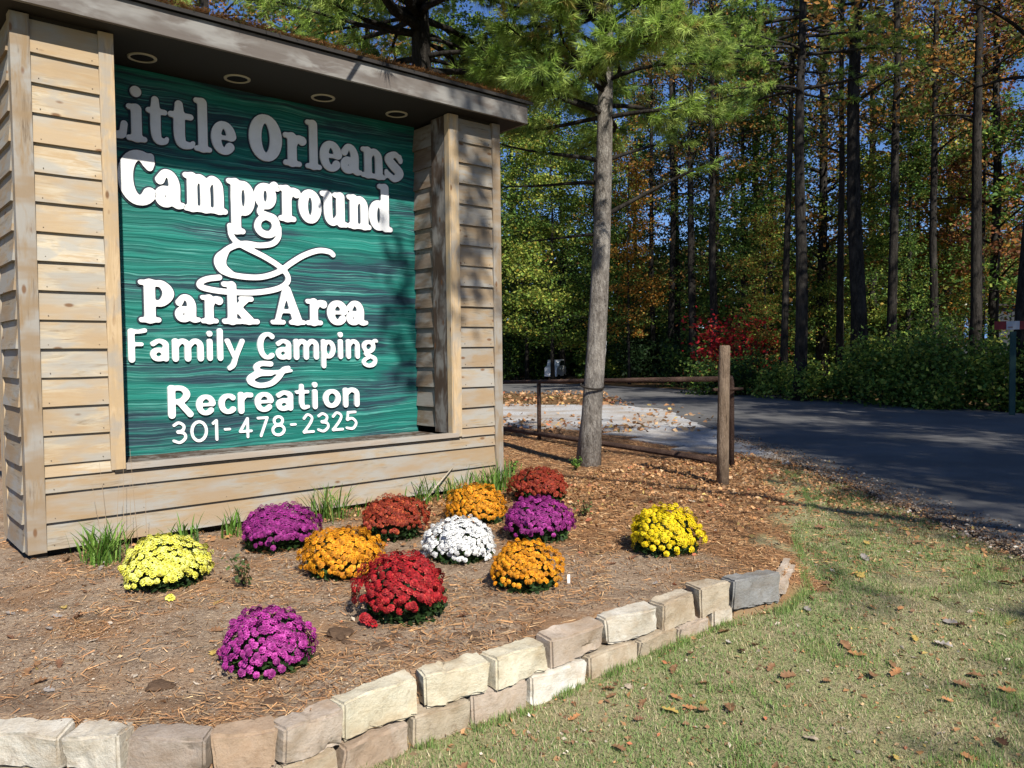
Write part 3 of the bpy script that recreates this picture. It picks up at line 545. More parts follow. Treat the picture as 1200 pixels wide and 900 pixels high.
# (kind, variant, pixel column, distance, scale, trunk widening, label)
WOOD = [
 ('bare', 1, 1008, 21.8, 1.1, 1.2, 'thickest dark forest trunk, standing behind the green shrub bank'),
 ('bare', 2, 1043, 23.5, 1.0, .9, 'slim straight dark trunk just right of the thickest forest trunk'),
 ('bare', 0, 1094, 25., 1.0, .8, 'slim trunk above the middle of the shrub bank, reddish leaves round it'),
 ('bare', 2, 1141, 22.5, 1.0, 1., 'dark trunk with brown leaves just left of the small blue cabin'),
 ('bare', 1, 1200, 17.5, 1.0, 1.35, 'large grey trunk at the right edge beside the red and white sign'),
 ('bare', 2, 918, 24., .95, .7, 'thin leaning trunk touching the tall straight trunk on its left'),
 ('bare', 1, 984, 27., 1.0, .8, 'thin dark trunk close on the left of the thickest forest trunk'),
 ('bare', 0, 836, 29., 1.0, .95, 'dark trunk rising behind the red-leaved bush'),
 ('bare', 2, 812, 33., 1.0, 1.1, 'dark trunk between the red bush and the dark evergreen bush'),
 ('bare', 1, 786, 35., 1.05, .9, 'right one of two slim trunks above the dark evergreen bush'),
 ('bare', 0, 765, 36., 1.0, .8, 'left one of two slim trunks above the dark evergreen bush'),
 ('autumn', 2, 965, 31., 1.05, 1., 'brown and green oak deep in the wood behind the tall straight trunk'),
 ('brown', 0, 1165, 27., 1.0, 1., 'russet brown tree behind the blue cabin gable'),
 ('green', 0, 1240, 25., 1.0, 1., 'dark leafy tree at the far right edge of the wood'),
 ('green', 1, 842, 42., 1.1, 1., 'far green tree above the red-leaved bush'),
 ('autumn', 1, 795, 44., 1.0, 1., 'far orange and brown tree behind the two slim trunks'),
 ('green', 2, 660, 43., 1.0, 1.1, 'large sunlit green tree between the sign and the grey pine trunk'),
 ('ygreen', 0, 618, 40., 1.2, 1., 'yellow green tree just right of the sign roof corner'),
 ('green', 0, 600, 47., 1.15, 1.1, 'green tree behind the right post of the sign'),
 ('ygreen', 1, 725, 41., 1.2, 1., 'yellow green tree just right of the grey pine trunk'),
 ('green', 1, 745, 47., 1.05, 1., 'dark green tree far behind the orange maple'),
 ('orange', 0, 738, 34., .95, .9, 'small orange maple above the pipe gate'),
 ('ygreen', 0, 648, 37., 1.1, 1., 'yellow green tree behind the gate post left of the grey pine trunk'),
 ('ygreen', 1, 895, 27.5, .55, 1., 'bright green sapling between the red bush and the tall trunk'),
 ('green', 2, 540, 38., 1.2, 1., 'green tree showing above the middle of the sign roof'),
 ('autumn', 0, 440, 34., 1.1, 1., 'orange brown oak showing above the sign roof, left of the dark pine trunk'),
 ('green', 0, 340, 30., 1.1, 1., 'green tree showing above the left half of the sign roof'),
 ('autumn', 2, 250, 26., 1.1, 1., 'brown and green oak above the left end of the sign roof'),
 ('brown', 1, 1230, 34., 1.1, 1., 'russet tree past the right edge behind the large grey trunk'),
 ('ygreen', 0, 1010, 29., .8, 1., 'yellow green sapling seen between the thickest trunk and the slim trunk'),
 ('autumn', 1, 1020, 38., 1.1, 1., 'far oak filling the gap behind the thickest forest trunk'),
 ('ygreen', 1, 1072, 32., 1.3, 1., 'orange tinted young tree deep in the wood behind the biggest shrub'),
 ('brown', 1, 1110, 36., 1.1, 1., 'tall russet tree deep in the wood right of the slim trunks'),
 ('autumn', 2, 965, 33., 1.05, 1., 'brown and green oak deep in the wood behind the tall pine trunk'),
 ('autumn', 0, 885, 38., 1.05, 1., 'brown leaved oak standing behind the bright green sapling'),
 ('orange', 0, 1150, 29., 1.2, 1., 'orange leaved small maple behind the cabin side of the wood'),
 ('green', 2, 905, 32., .8, 1., 'green understory tree right of the red bushes'),
 ('ygreen', 1, 1125, 30., .75, 1., 'yellow leaved sapling over the cabin roof'),
 ('green', 1, 1065, 27., .62, 1., 'green understory tree above the biggest roadside shrub'),
 ('green', 1, 870, 33., .9, 1., 'green understory tree behind the red bushes'),
 ('green', 0, 700, 36., .8, 1., 'green tree right behind the grey pine trunk'),
 ('green', 0, 1150, 44., 1.1, 1., 'farthest green tree behind the cabin'),
]
for i, (k, v, u, Y, s, sx, lab) in enumerate(WOOD):
    plant_tree(k, v, X(u, Y), Y, s, lab, WG, rz=i * 2.4, sx=sx, tilt=(0, .035 if 'leaning' in lab else 0))
# trees beside the road outside the right edge: they shade the road and the wood
OG = 'trees beside the road past the right edge'
OFF = [('autumn', 0, 12.1, -7.2), ('green', 1, 12.2, -3.2), ('autumn', 1, 14.5, 1.0), ('green', 0, 13.5, 5.0), ('autumn', 2, 17.0, -5.0), ('green', 2, 17.5, 3.0), ('green', 1, 24.5, 9.), ('brown', 1, 13.4, 12.6)]
OW = ['first', 'second', 'third', 'fourth', 'fifth', 'sixth', 'seventh', 'eighth', 'ninth', 'tenth', 'eleventh', 'twelfth', 'thirteenth', 'fourteenth', 'fifteenth', 'sixteenth', 'seventeenth']
for i, (k, v, x, y) in enumerate(OFF):
    plant_tree(k, v, x, y, 1.0, 'shade tree past the right edge of the road, outside the photo', OG, rz=1.3 * i + .5, sx=1.15)

# far woods, one mass
n = 62000; fx_ = RNG.uniform(-38, 62, n); fy_ = RNG.uniform(52, 66, n); topz = 3.6 + 5. * vnoise(fx_, fy_ * 0, 5., 4) + 2.5 * vnoise(fx_, fy_ * 0, 1.6, 6); fz_ = RNG.uniform(0, 1, n) ** 1.1 * topz
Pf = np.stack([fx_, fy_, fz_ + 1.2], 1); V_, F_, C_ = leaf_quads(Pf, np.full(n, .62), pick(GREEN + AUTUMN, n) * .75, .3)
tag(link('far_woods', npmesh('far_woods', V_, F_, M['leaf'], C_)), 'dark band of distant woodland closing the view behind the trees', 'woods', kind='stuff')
n = 26000; fx_ = RNG.uniform(-30, 45, n); fy_ = RNG.uniform(46, 52, n); fz_ = RNG.uniform(0, 1, n) * (2.2 + 2 * vnoise(fx_, fy_ * 0, 3., 14))
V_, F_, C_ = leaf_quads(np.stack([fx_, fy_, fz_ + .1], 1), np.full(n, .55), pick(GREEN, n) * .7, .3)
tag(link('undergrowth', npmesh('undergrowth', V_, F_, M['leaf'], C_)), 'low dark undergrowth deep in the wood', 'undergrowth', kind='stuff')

# ------------------------------------------------------------------ shrubs
def shrub_mesh(seed, w, d, h, pal, n, ls, gap=.3):
    r = np.random.default_rng(seed); k = max(6, int(14 * w)); cc = np.stack([r.uniform(-w / 2, w / 2, k), r.uniform(-d / 2, d / 2, k), r.uniform(.12, .85, k) * h * (1 - .35 * np.abs(r.uniform(-1, 1, k)))], 1)
    P = cc[r.integers(0, k, n)] + r.normal(size=(n, 3)) * (.20 * max(.6, h * .6), .2, .20 * max(.6, h * .6)); P[:, 2] = np.abs(P[:, 2]) + .02
    V, F, C = leaf_quads(P, np.full(n, ls), pick(pal, n, r), .3, r); m = MB()
    for q in cc[: max(5, k // 2)]: m.tube([(q[0] * .5, q[1] * .5, -.05), (q[0] * .8, q[1] * .8, q[2] * .5), tuple(q)], [.018, .012, .006], 5, False)
    return m.mesh('stems', M['bark']), npmesh('foliage', V, F, M['leaf'], C)
DKG = [(.02, .045, .015, 4), (.035, .07, .02, 2)]
def shrub(u, Y, w, h, pal, n, ls, seed, name, label, cat='shrub', group=None, z=0):
    x = X(u, Y); s, f = shrub_mesh(seed, w, w * .6, h, pal, n, ls); e = empty(name, (x, Y, hz(x, Y) - .02 + z)); link('stems', s, e); link('foliage', f, e); tag(e, label, cat, group)
SG = 'shrubs along the far side of the road'
shrub(1190, 17.6, 1.6, 1.7, YGREEN[:3] + GREEN[:2], 3400, .11, 1, 'roadside_shrub', 'green shrub behind the red and white sign at the right edge', group=SG)
shrub(1130, 18.2, 2.2, 1.9, YGREEN[:3] + GREEN, 5200, .11, 2, 'roadside_shrub', 'tall yellow green shrub under the blue cabin', group=SG)
shrub(1070, 19.2, 2.4, 2.2, YGREEN[:3] + GREEN, 5600, .11, 3, 'roadside_shrub', 'biggest yellow green shrub in the middle of the roadside bank', group=SG)
shrub(1025, 20.5, 1.8, 1.7, GREEN, 3600, .11, 4, 'roadside_shrub', 'darker green shrub at the foot of the thickest trunk', group=SG)
shrub(968, 21.6, 1.8, 1.2, YGREEN + GREEN, 3000, .11, 5, 'roadside_shrub', 'low yellow green shrub between the tall straight trunk and the thickest trunk', group=SG)
shrub(925, 22.8, 1.5, 1.2, YGREEN[:2] + GREEN, 2400, .11, 6, 'roadside_shrub', 'low bright shrub at the foot of the tall straight trunk', group=SG)
shrub(880, 24.5, 1.8, 1.5, DKG + GREEN, 3200, .12, 7, 'roadside_shrub', 'dark shrub right of the wooden post at the far road edge', group=SG)
shrub(860, 26.8, 2.5, 2.7, RED + [(.40, .12, .03, 2)], 1500, .14, 8, 'red_bush', 'red leaved bush glowing in the dark wood behind the wooden post', 'bush', z=.35)
shrub(850, 25.4, 2.4, 1.55, DKG + GREEN, 3000, .12, 38, 'roadside_shrub', 'dark green shrub in front of the red bush', group=SG)
shrub(884, 27.6, 1.2, 2.6, RED + BROWN, 1000, .14, 28, 'red_bush', 'darker red bush right behind the brightest red bush', 'bush')
shrub(776, 35., 3.2, 2.3, DKG, 5200, .17, 9, 'evergreen_bush', 'rounded dark evergreen bush behind the right end of the pipe gate', 'bush')
shrub(733, 39., 2.6, 1.8, YGREEN + GREEN, 3000, .16, 10, 'roadside_shrub', 'yellow green shrub behind the middle of the pipe gate', group=SG)
shrub(716, 40., 3.4, 1.6, GREEN, 3400, .17, 11, 'roadside_shrub', 'green shrub hidden partly behind the grey pine trunk', group=SG)
shrub(612, 41., 2.6, 2.4, DKG + GREEN, 4000, .17, 12, 'roadside_shrub', 'dark green shrub between the sign and the small white vehicle', group=SG)
shrub(820, 31., 2.6, 1.9, DKG + GREEN, 3600, .15, 13, 'roadside_shrub', 'dark green shrub under the dark trunk left of the wooden post', group=SG)

# ------------------------------------------------------------------ pines
def needle_tufts(P, Dr, per, L, rng, wid=.0045, pal=PINE):
    """a spray of long needles at every tip"""
    n = len(P); m = n * per; base = np.repeat(P, per, 0); d = np.repeat(Dr, per, 0) + rng.normal(size=(m, 3)) * .55; d[:, 2] -= .12; d /= np.linalg.norm(d, axis=1)[:, None]
    base = base - np.repeat(Dr, per, 0) * rng.uniform(0, .09, (m, 1)); l = L * rng.uniform(.7, 1.2, (m, 1)); s = np.cross(d, rng.normal(size=(m, 3))); s /= np.linalg.norm(s, axis=1)[:, None]
    V = np.stack([base - s * wid, base + s * wid, base + d * l + np.array([0, 0, -.02])], 1).reshape(-1, 3); F = np.arange(m * 3).reshape(-1, 3)
    tone = np.repeat(pick(pal, n, rng, .18), per, 0) * (1 + rng.normal(size=(m, 1)) * .15); return V, F, np.clip(tone, .004, .8)
def pine(name, base, H, r0, limbs, label, per=34, bark='bark', rings=10, L=.13, seed=5, bend=(0, 0), tw=9, wid=.0045, flare=1.15):
    """limbs: (z, azimuth, length, rise, tufts per metre)"""
    r = np.random.default_rng(seed); e = empty(name, base); m = MB(); zz = np.linspace(-.12, H, 16)
    ax = lambda z: (bend[0] * z / H + .04 * math.sin(z * .7), bend[1] * z / H + .03 * math.sin(z * .9 + 1))
    m.tube([(*ax(z), z) for z in zz], [r0 * (flare if z < 0.1 else 1) * (1 - .75 * max(0, z) / H) for z in zz], 20); m.build('trunk', M[bark], e)
    lb = MB(); TP = []; TD = []
    for (z, az, Ln, rise, dens) in limbs:
        x0, y0 = ax(z); K = 7; pts = [(x0 + Ln * q * math.cos(az + .25 * math.sin(3 * q + z)), y0 + Ln * q * math.sin(az + .25 * math.sin(3 * q + z)), z + rise * Ln * q - .10 * Ln * q * q * (1 if rise > 0 else .4)) for q in np.linspace(0, 1, K)]
        rb = .012 + .012 * Ln; lb.tube(pts, [rb * (1 - .8 * i / (K - 1)) for i in range(K)], 6, False)
        for j in range(int(Ln * dens)):
            q = r.uniform(.28, 1) ** .75; p = np.array([np.interp(q, np.linspace(0, 1, K), [t[a] for t in pts]) for a in range(3)])
            dr = np.array(pts[-1]) - np.array(pts[0]); dr /= np.linalg.norm(dr); sd = np.cross(dr, (0, 0, 1)) * r.choice((-1, 1)); tl = r.uniform(.12, .55) * (1.1 - .5 * q); td = dr * r.uniform(.3, 1) + sd * r.uniform(.3, 1) + np.array((0, 0, r.uniform(-.25, .5))); td /= np.linalg.norm(td)
            tip = p + td * tl
            if abs(base[0] + 1.05) < .01 and base[1] + tip[1] < 5.85 and base[0] + tip[0] > -1.6: continue
            if j % 2 == 0: lb.tube([tuple(p), tuple(tip)], [.005, .002], 4, False)
            TP += [tip, p + td * tl * .6 + r.normal(size=3) * .04]; TD += [td, td]
    lb.build('limbs', M['bark'], e)
    V, F, C = needle_tufts(np.array(TP), np.array(TD), per, L, r, wid); link('crown', npmesh('crown', V, F, M['needle'], C), e); tag(e, label, 'tree', 'pine trees near the sign'); return e
r = np.random.default_rng(3)
limbs = [(2.95, .1, 1.5, .55, 2), (3.35, 2.9, 1.3, .12, 1), (2.75, 3.3, .9, -.05, 0), (3.6, PI + .3, 1.4, .18, 2), (3.6, .5, 1.2, .4, 4)]
for z in np.arange(4.2, 8.6, .30):
    for q in range(6): limbs.append((z + r.uniform(-.1, .1), r.uniform(0, 2 * PI), r.uniform(1.1, 2.2) * (1 if z < 6.5 else .8), r.uniform(0, .25), 19))
pine('pine_tree', (.90, 9.46, hz(.9, 9.46)), 10.5, .128, limbs, 'grey barked pine tree with long green needles standing between the sign and the wooden post', bark='greybark', bend=(.55, .1), per=40, seed=8, flare=1.3)
limbs = []
for z in np.arange(4.9, 9.5, .32):
    for q in range(6): limbs.append((z + r.uniform(-.1, .1), r.uniform(0, 2 * PI), r.uniform(1.2, 2.8), r.uniform(-.15, .15), 14))
az_ = math.atan2(wp(2.15, .75).y - 9.6, wp(2.15, .75).x + 1.05)
limbs += [(5.35, az_ + .02, 4.5, -.13, 5), (5.6, az_ - .10, 4.7, -.15, 6), (5.5, az_ + .16, 3.5, -.19, 7), (5.6, az_ + .40, 3.1, -.22, 9), (5.5, az_ + .52, 3.0, -.2, 8)]
pine('pine_tree', (-1.05, 9.9, hz(-1.05, 9.9)), 12, .17, limbs, 'dark trunked pine tree behind the sign with needles hanging over the roof', seed=9, per=34)
limbs = []
for z in np.arange(4.2, 10, .34):
    for q in range(5): limbs.append((z + r.uniform(-.1, .1), r.uniform(0, 2 * PI), r.uniform(1.4, 3.0), r.uniform(-.15, .15), 11))
pine('pine_tree', (-5.4, 11.5, 0), 13, .17, limbs, 'pine tree behind the left half of the sign roof', seed=10, per=26)
limbs = []
for z in np.arange(8.3, 14, .5):
    for q in range(5): limbs.append((z + r.uniform(-.1, .1), r.uniform(0, 2 * PI), r.uniform(1.2, 3.2), r.uniform(-.15, .15), 9))
pine('pine_tree', (X(938, 21.5), 21.5, -.06), 17, .175, limbs, 'tall straight trunked pine left of the thickest forest trunk, needles high up', seed=12, per=26, wid=.008, L=.16)
# the limb that throws the dappled shade on the right of the sign
oakm = MB(); oak = empty('oak_tree', (9.6, -4.4, -.1)); tag(oak, 'tall oak behind the camera by the road whose long limb reaches towards the sign', 'tree')
ob = Vector((9.6, -4.4, -.1)); loc_ = lambda t, o, z: wp(t, o, z) + S * 12 - ob
TG = [(4.47, -.6, 1.25), (4.42, -.6, 1.75), (4.49, -.6, 2.05), (4.40, -.6, 2.45), (4.78, 0, 1.9), (4.72, 0, 2.3), (4.9, 0, 2.6), (4.75, 0, 2.95), (4.95, 0, 3.2), (4.85, .1, 3.5), (4.5, .15, 3.7), (5.2, .15, 3.7)]
cc = [loc_(*q) for q in TG]; mid = loc_(4.8, 0, 2.4)
oakm.tube([(0, 0, -.1), (0, .1, 4), (-.2, .2, 8), (-.1, .2, 12)], [.28, .24, .2, .08], 10).tube([(-.2, .2, 8), (mid.x * .35, mid.y * .35, 9.3), (mid.x * .7, mid.y * .7, 9.9), (mid.x * .98, mid.y * .98, mid.z)], [.12, .09, .05, .015], 7)
for c_ in cc: oakm.tube([(mid.x * .97, mid.y * .97, mid.z - .05), tuple((c_ + mid) / 2 + Vector((.05, 0, .05))), tuple(c_)], [.012, .008, .004], 4, False)
oakm.build('trunk', M['bark'], oak); rr_ = np.random.default_rng(77)
P_ = np.concatenate([np.array(c) + rr_.normal(size=(34, 3)) * (.12, .12, .14) for c in cc] + [rr_.normal(size=(5200, 3)) * (1.1, 1.2, 1.6) + (.9, .2, 11.5)])
V_, F_, C_ = leaf_quads(P_, np.full(len(P_), .15), pick(AUTUMN, len(P_)), .2); link('crown', npmesh('crown', V_, F_, M['leaf'], C_), oak)

# ------------------------------------------------------------------ retaining wall of the bed: every stone a thing
def stonemat():
    t = NT('sandstone', .92, .15); v = t.coord('Object', rand=True); n = t.noise(v, 5, 6, .65); f = t.noise(v, 60, 5, .75); lay = t.noise(t.coord('Object', (4, 4, 9), True), 1.6, 4, .6, .8)
    oi = t.n.new('ShaderNodeObjectInfo'); c = t.mix(t.ramp(n, [(.35, 0.), (.7, 1.)]), (.80, .76, .70), (1., 1., 1.)); c = t.mix(t.ramp(lay, [(.5, 0.), (.7, .5)]), c, (.72, .60, .46)); c = t.mix(t.ramp(f, [(.5, 0.), (.7, .45)]), c, (.62, .56, .48))
    st = t.noise(v, 3.2, 5, .65, .5); c = t.mix(t.ramp(st, [(.50, 0.), (.66, .6)]), c, (.56, .44, .33)); so = t.noise(v, 14, 4, .7); c = t.mix(t.ramp(so, [(.60, 0.), (.72, .5)]), c, (.40, .33, .27)); c = t.mix(1., c, oi.outputs['Color'], 'MULTIPLY')
    t.col(c); t.bump(t.math('ADD', t.math('ADD', n, t.math('MULTIPLY', lay, .4)), t.math('MULTIPLY', f, .6)), .8, .014); return t.m
M['stone'] = stonemat()
def stone_mesh(L, D_, H_, seed, bev=.010):
    bm = bmesh.new(); r_ = random.Random(seed * 13 + 5); bmesh.ops.create_cube(bm, size=1)
    for v in bm.verts: v.co = Vector((v.co.x * L + r_.uniform(-.013, .013), v.co.y * D_ + r_.uniform(-.012, .012), v.co.z * H_ + r_.uniform(-.009, .009)))
    bmesh.ops.subdivide_edges(bm, edges=[e for e in bm.edges if e.calc_length() > .13 and abs((e.verts[0].co - e.verts[1].co).x) > .1], cuts=2, use_grid_fill=True)
    for v in bm.verts: v.co += Vector((0, r_.uniform(-.008, .008), r_.uniform(-.007, .007)))
    bmesh.ops.bevel(bm, geom=bm.edges[:], offset=bev, segments=2, affect='EDGES', clamp_overlap=True); bmesh.ops.triangulate(bm, faces=[f for f in bm.faces if len(f.verts) > 4])
    for _ in range(2): bmesh.ops.subdivide_edges(bm, edges=[e for e in bm.edges if e.calc_length() > .022], cuts=1, use_grid_fill=True)
    sd = Vector((seed * 3.7, seed * 1.3, 2))
    for v in bm.verts:
        a = v.co; n1 = noise.noise(a * 11 + sd); n2 = noise.noise(a * 30 + sd); n3 = noise.noise(a * 70 + sd); dr = Vector((a.x / L * .5, a.y / D_ * 1.2, a.z / H_ * .8)); dr.normalize(); chip = max(0, noise.noise(a * 16 + sd * 2) - .25)
        v.co = a + dr * (n1 * .007 + n2 * .007 + n3 * .006 - chip * .035)
    me = bpy.data.meshes.new('wall_stone'); bmesh.ops.recalc_face_normals(bm, faces=bm.faces); bm.to_mesh(me); bm.free(); me.materials.append(M['stone']); me.polygons.foreach_set('use_smooth', [True] * len(me.polygons)); me.set_sharp_from_angle(angle=.75); return me
def at_px(u):  # point along the front edge of the wall for a column of the photo
    T = [(-260, -2.95, 2.95), (-130, -2.45, 2.90), (-60, -2.06, 2.85), (0, -1.86, 2.80), (65, -1.62, 2.77), (144, -1.38, 2.745), (240, -1.08, 2.735), (330, -.845, 2.80), (405, -.65, 2.97), (492, -.38, 3.24), (577, -.1, 3.42), (643, .16, 3.64), (708, .455, 3.91), (771, .765, 4.14), (817, 1.01, 4.34), (856, 1.22, 4.46), (918, 1.585, 4.64), (935, 1.78, 4.92), (938, 1.86, 5.25)]
    return Vector((np.interp(u, [a[0] for a in T], [a[1] for a in T]), np.interp(u, [a[0] for a in T], [a[2] for a in T]), 0))
TAN, PALE, PINK, GREY, CREAM = (.50, .43, .33), (.62, .58, .50), (.50, .42, .345), (.27, .27, .265), (.68, .63, .49)
UP = [(-260, -132, TAN, 'tan stone left of the picture edge in the top course'), (-130, -62, TAN, 'tan stone just outside the left edge, top course'), (-60, 64, PALE, 'pale grey stone at the bottom left corner of the bed edge'), (66, 143, PALE, 'whitish stone second from the left in the edging'),
      (145, 238, (.36, .30, .25), 'grey brown squarish stone third from the left in the edging'), (242, 329, (.42, .31, .22), 'tan brown stone just left of the tall corner stone by the bend of the edging'), (331, 404, PINK, 'smooth pinkish stone at the bend left of the big cream stone'), (406, 491, CREAM, 'big rough cream stone at the bend of the edging, top course'),
      (494, 576, CREAM, 'long cream stone with a vertical crack, top course'), (579, 642, CREAM, 'yellowish cream stone above the white lower stone'), (645, 707, PINK, 'pinkish stone with a pitted top, right of the yellowish cream stone'), (710, 770, PALE, 'pale grey block with a straight top edge in the middle of the edging'),
      (773, 816, TAN, 'light tan stone above the pinkish lower pair, right of the pale grey block'), (818, 855, TAN, 'small tan brown block left of the dark slate stone'), (858, 917, GREY, 'dark slate grey stone near the right end of the edging'), (920, 937, PINK, 'last rounded stone at the right end of the edging')]
LO = [(-60, 60, TAN, 'lowest tan stone under the bottom left corner stone'), (62, 230, TAN, 'long buried stone under the third edging stone'), (235, 330, PINK, 'buried brown stone under the tan stones at lower left'), (332, 398, TAN, 'low flat tan stone under the pinkish stone at the bend'), (400, 474, PINK, 'pinkish lower stone beneath the big cream stone'), (476, 549, TAN, 'grey tan lower stone beneath the cracked cream stone'), (551, 617, PINK, 'brownish lower stone left of the white one'), (619, 684, (.74, .72, .66), 'whitest stone, in the lower course'),
      (687, 742, TAN, 'tan lower stone right of the whitest stone'), (744, 789, TAN, 'rust tan lower stone beneath the pale grey block'), (791, 830, PINK, 'small pinkish lower stone beneath the light tan stone'), (832, 862, PALE, 'small pale lower stone beside the dark slate stone')]
def lay(lst, z0, hh, dep, back):
    for i, (a, b, c, lab) in enumerate(lst):
        p, q = at_px(a), at_px(b); d = (q - p); L = d.length; nrm = Vector((-d.y, d.x, 0)).normalized(); H_ = hh * rnd.uniform(.96, 1.05)
        if 'dark slate' in lab: H_ = .17
        if 'last rounded' in lab: L += .12; H_ = .125
        me = stone_mesh(max(.08, L - .018), dep * rnd.uniform(.9, 1.1), H_, i + (50 if z0 < -.2 else 0), .035 if 'last rounded' in lab else .010); o = link('wall_stone', me)
        o.location = (p + q) / 2 + nrm * (dep / 2 + back + rnd.uniform(-.006, .006)) + Vector((0, 0, z0 + H_ / 2)); o.rotation_euler = (rnd.uniform(-.03, .03), rnd.uniform(-.015, .015), math.atan2(d.y, d.x) + rnd.uniform(-.03, .03))
        o.color = tuple(c) + (1,); tag(o, lab, 'stone', 'stones edging the flower bed')
lay(UP, -.130, .142, .118, 0); lay(LO, -.275, .142, .14, -.008)

# ------------------------------------------------------------------ chrysanthemums
def flower_mesh(pal, seed, R=.022):
    """a small double bloom: three rings of petals over a low dome"""
    r = np.random.default_rng(seed); V = []; F = []; C = []
    for ri, (rad, z, n, l) in enumerate(((1., .0, 9, .75), (.7, .45, 8, .6), (.34, .72, 6, .42))):
        for k in range(n):
            a = 2 * PI * (k + .5 * ri + r.uniform(-.15, .15)) / n; w = .36 * rad / (.6 + rad * .4); c, s = math.cos(a), math.sin(a); b = len(V); r0 = rad - l; zz = z * R
            for (rr, ww, dz) in ((r0, .12, .1), (rad * .8, w, .12), (rad * 1.05, 0, -.12 - .1 * ri * 0), (rad * .8, -w, .12)): V.append(((rr * c - ww * s) * R, (rr * s + ww * c) * R, zz + dz * R))
            F += [(b, b + 1, b + 2), (b, b + 2, b + 3)]; cc = pick(pal, 1, r, .12)[0]; cc = cc * (1.05, .93, .70)[ri] ** (.3 if pal is WHT else 1); C += [cc, cc]
    return npmesh('flower', V, F, M['petal'], np.array(C))
YEL = [(.86, .80, .10, 4), (.86, .82, .22, 2)]; YEL2 = [(.82, .62, .01, 4), (.75, .5, .01, 2)]; ORG = [(.80, .32, .015, 4), (.70, .24, .01, 2), (.82, .42, .03, 1)]
MAG = [(.36, .03, .24, 4), (.48, .07, .33, 2), (.24, .015, .15, 1)]; PUR = [(.28, .025, .19, 4), (.38, .05, .27, 2)]; REDM = [(.38, .015, .02, 4), (.25, .01, .015, 2), (.48, .05, .04, 1)]; RBR = [(.33, .045, .02, 4), (.22, .02, .015, 2), (.42, .10, .03, 1)]; WHT = [(.84, .83, .80, 4), (.80, .80, .74, 1)]
MUMS = [('yelL', -2.08, 4.72, .50, .29, YEL, 1, 'pale lemon yellow chrysanthemum mound nearest the left end of the sign'), ('purB', -1.66, 5.58, .54, .30, PUR, 0, 'purple chrysanthemum mound close to the sign wall on the left'),
        ('rb', -.90, 5.85, .50, .31, RBR, 0, 'rusty red chrysanthemum mound behind the left orange one'), ('or1', -1.05, 4.90, .51, .28, ORG, 0, 'orange chrysanthemum mound left of the dark red one'),
        ('or2', -.29, 6.42, .50, .30, ORG, 0, 'orange chrysanthemum mound farthest back near the right sign post'), ('wh', -.35, 5.25, .49, .27, WHT, 0, 'white chrysanthemum mound in the middle of the bed'),
        ('rb2', .24, 7.26, .54, .30, RBR, 0, 'rusty red chrysanthemum mound farthest from the camera'), ('pu2', .18, 5.74, .51, .31, PUR, 0, 'purple chrysanthemum mound right of the white one'),
        ('or3', .06, 4.60, .42, .26, ORG, 0, 'orange chrysanthemum mound in front of the right purple one'), ('red', -.56, 4.08, .50, .35, REDM, 1, 'dark red chrysanthemum mound, biggest in the front of the bed'),
        ('mag', -1.07, 3.45, .42, .27, MAG, 1, 'magenta chrysanthemum mound nearest the edging stones'), ('yelR', 1.03, 5.35, .49, .30, YEL2, 1, 'deep yellow chrysanthemum mound alone at the right of the bed')]
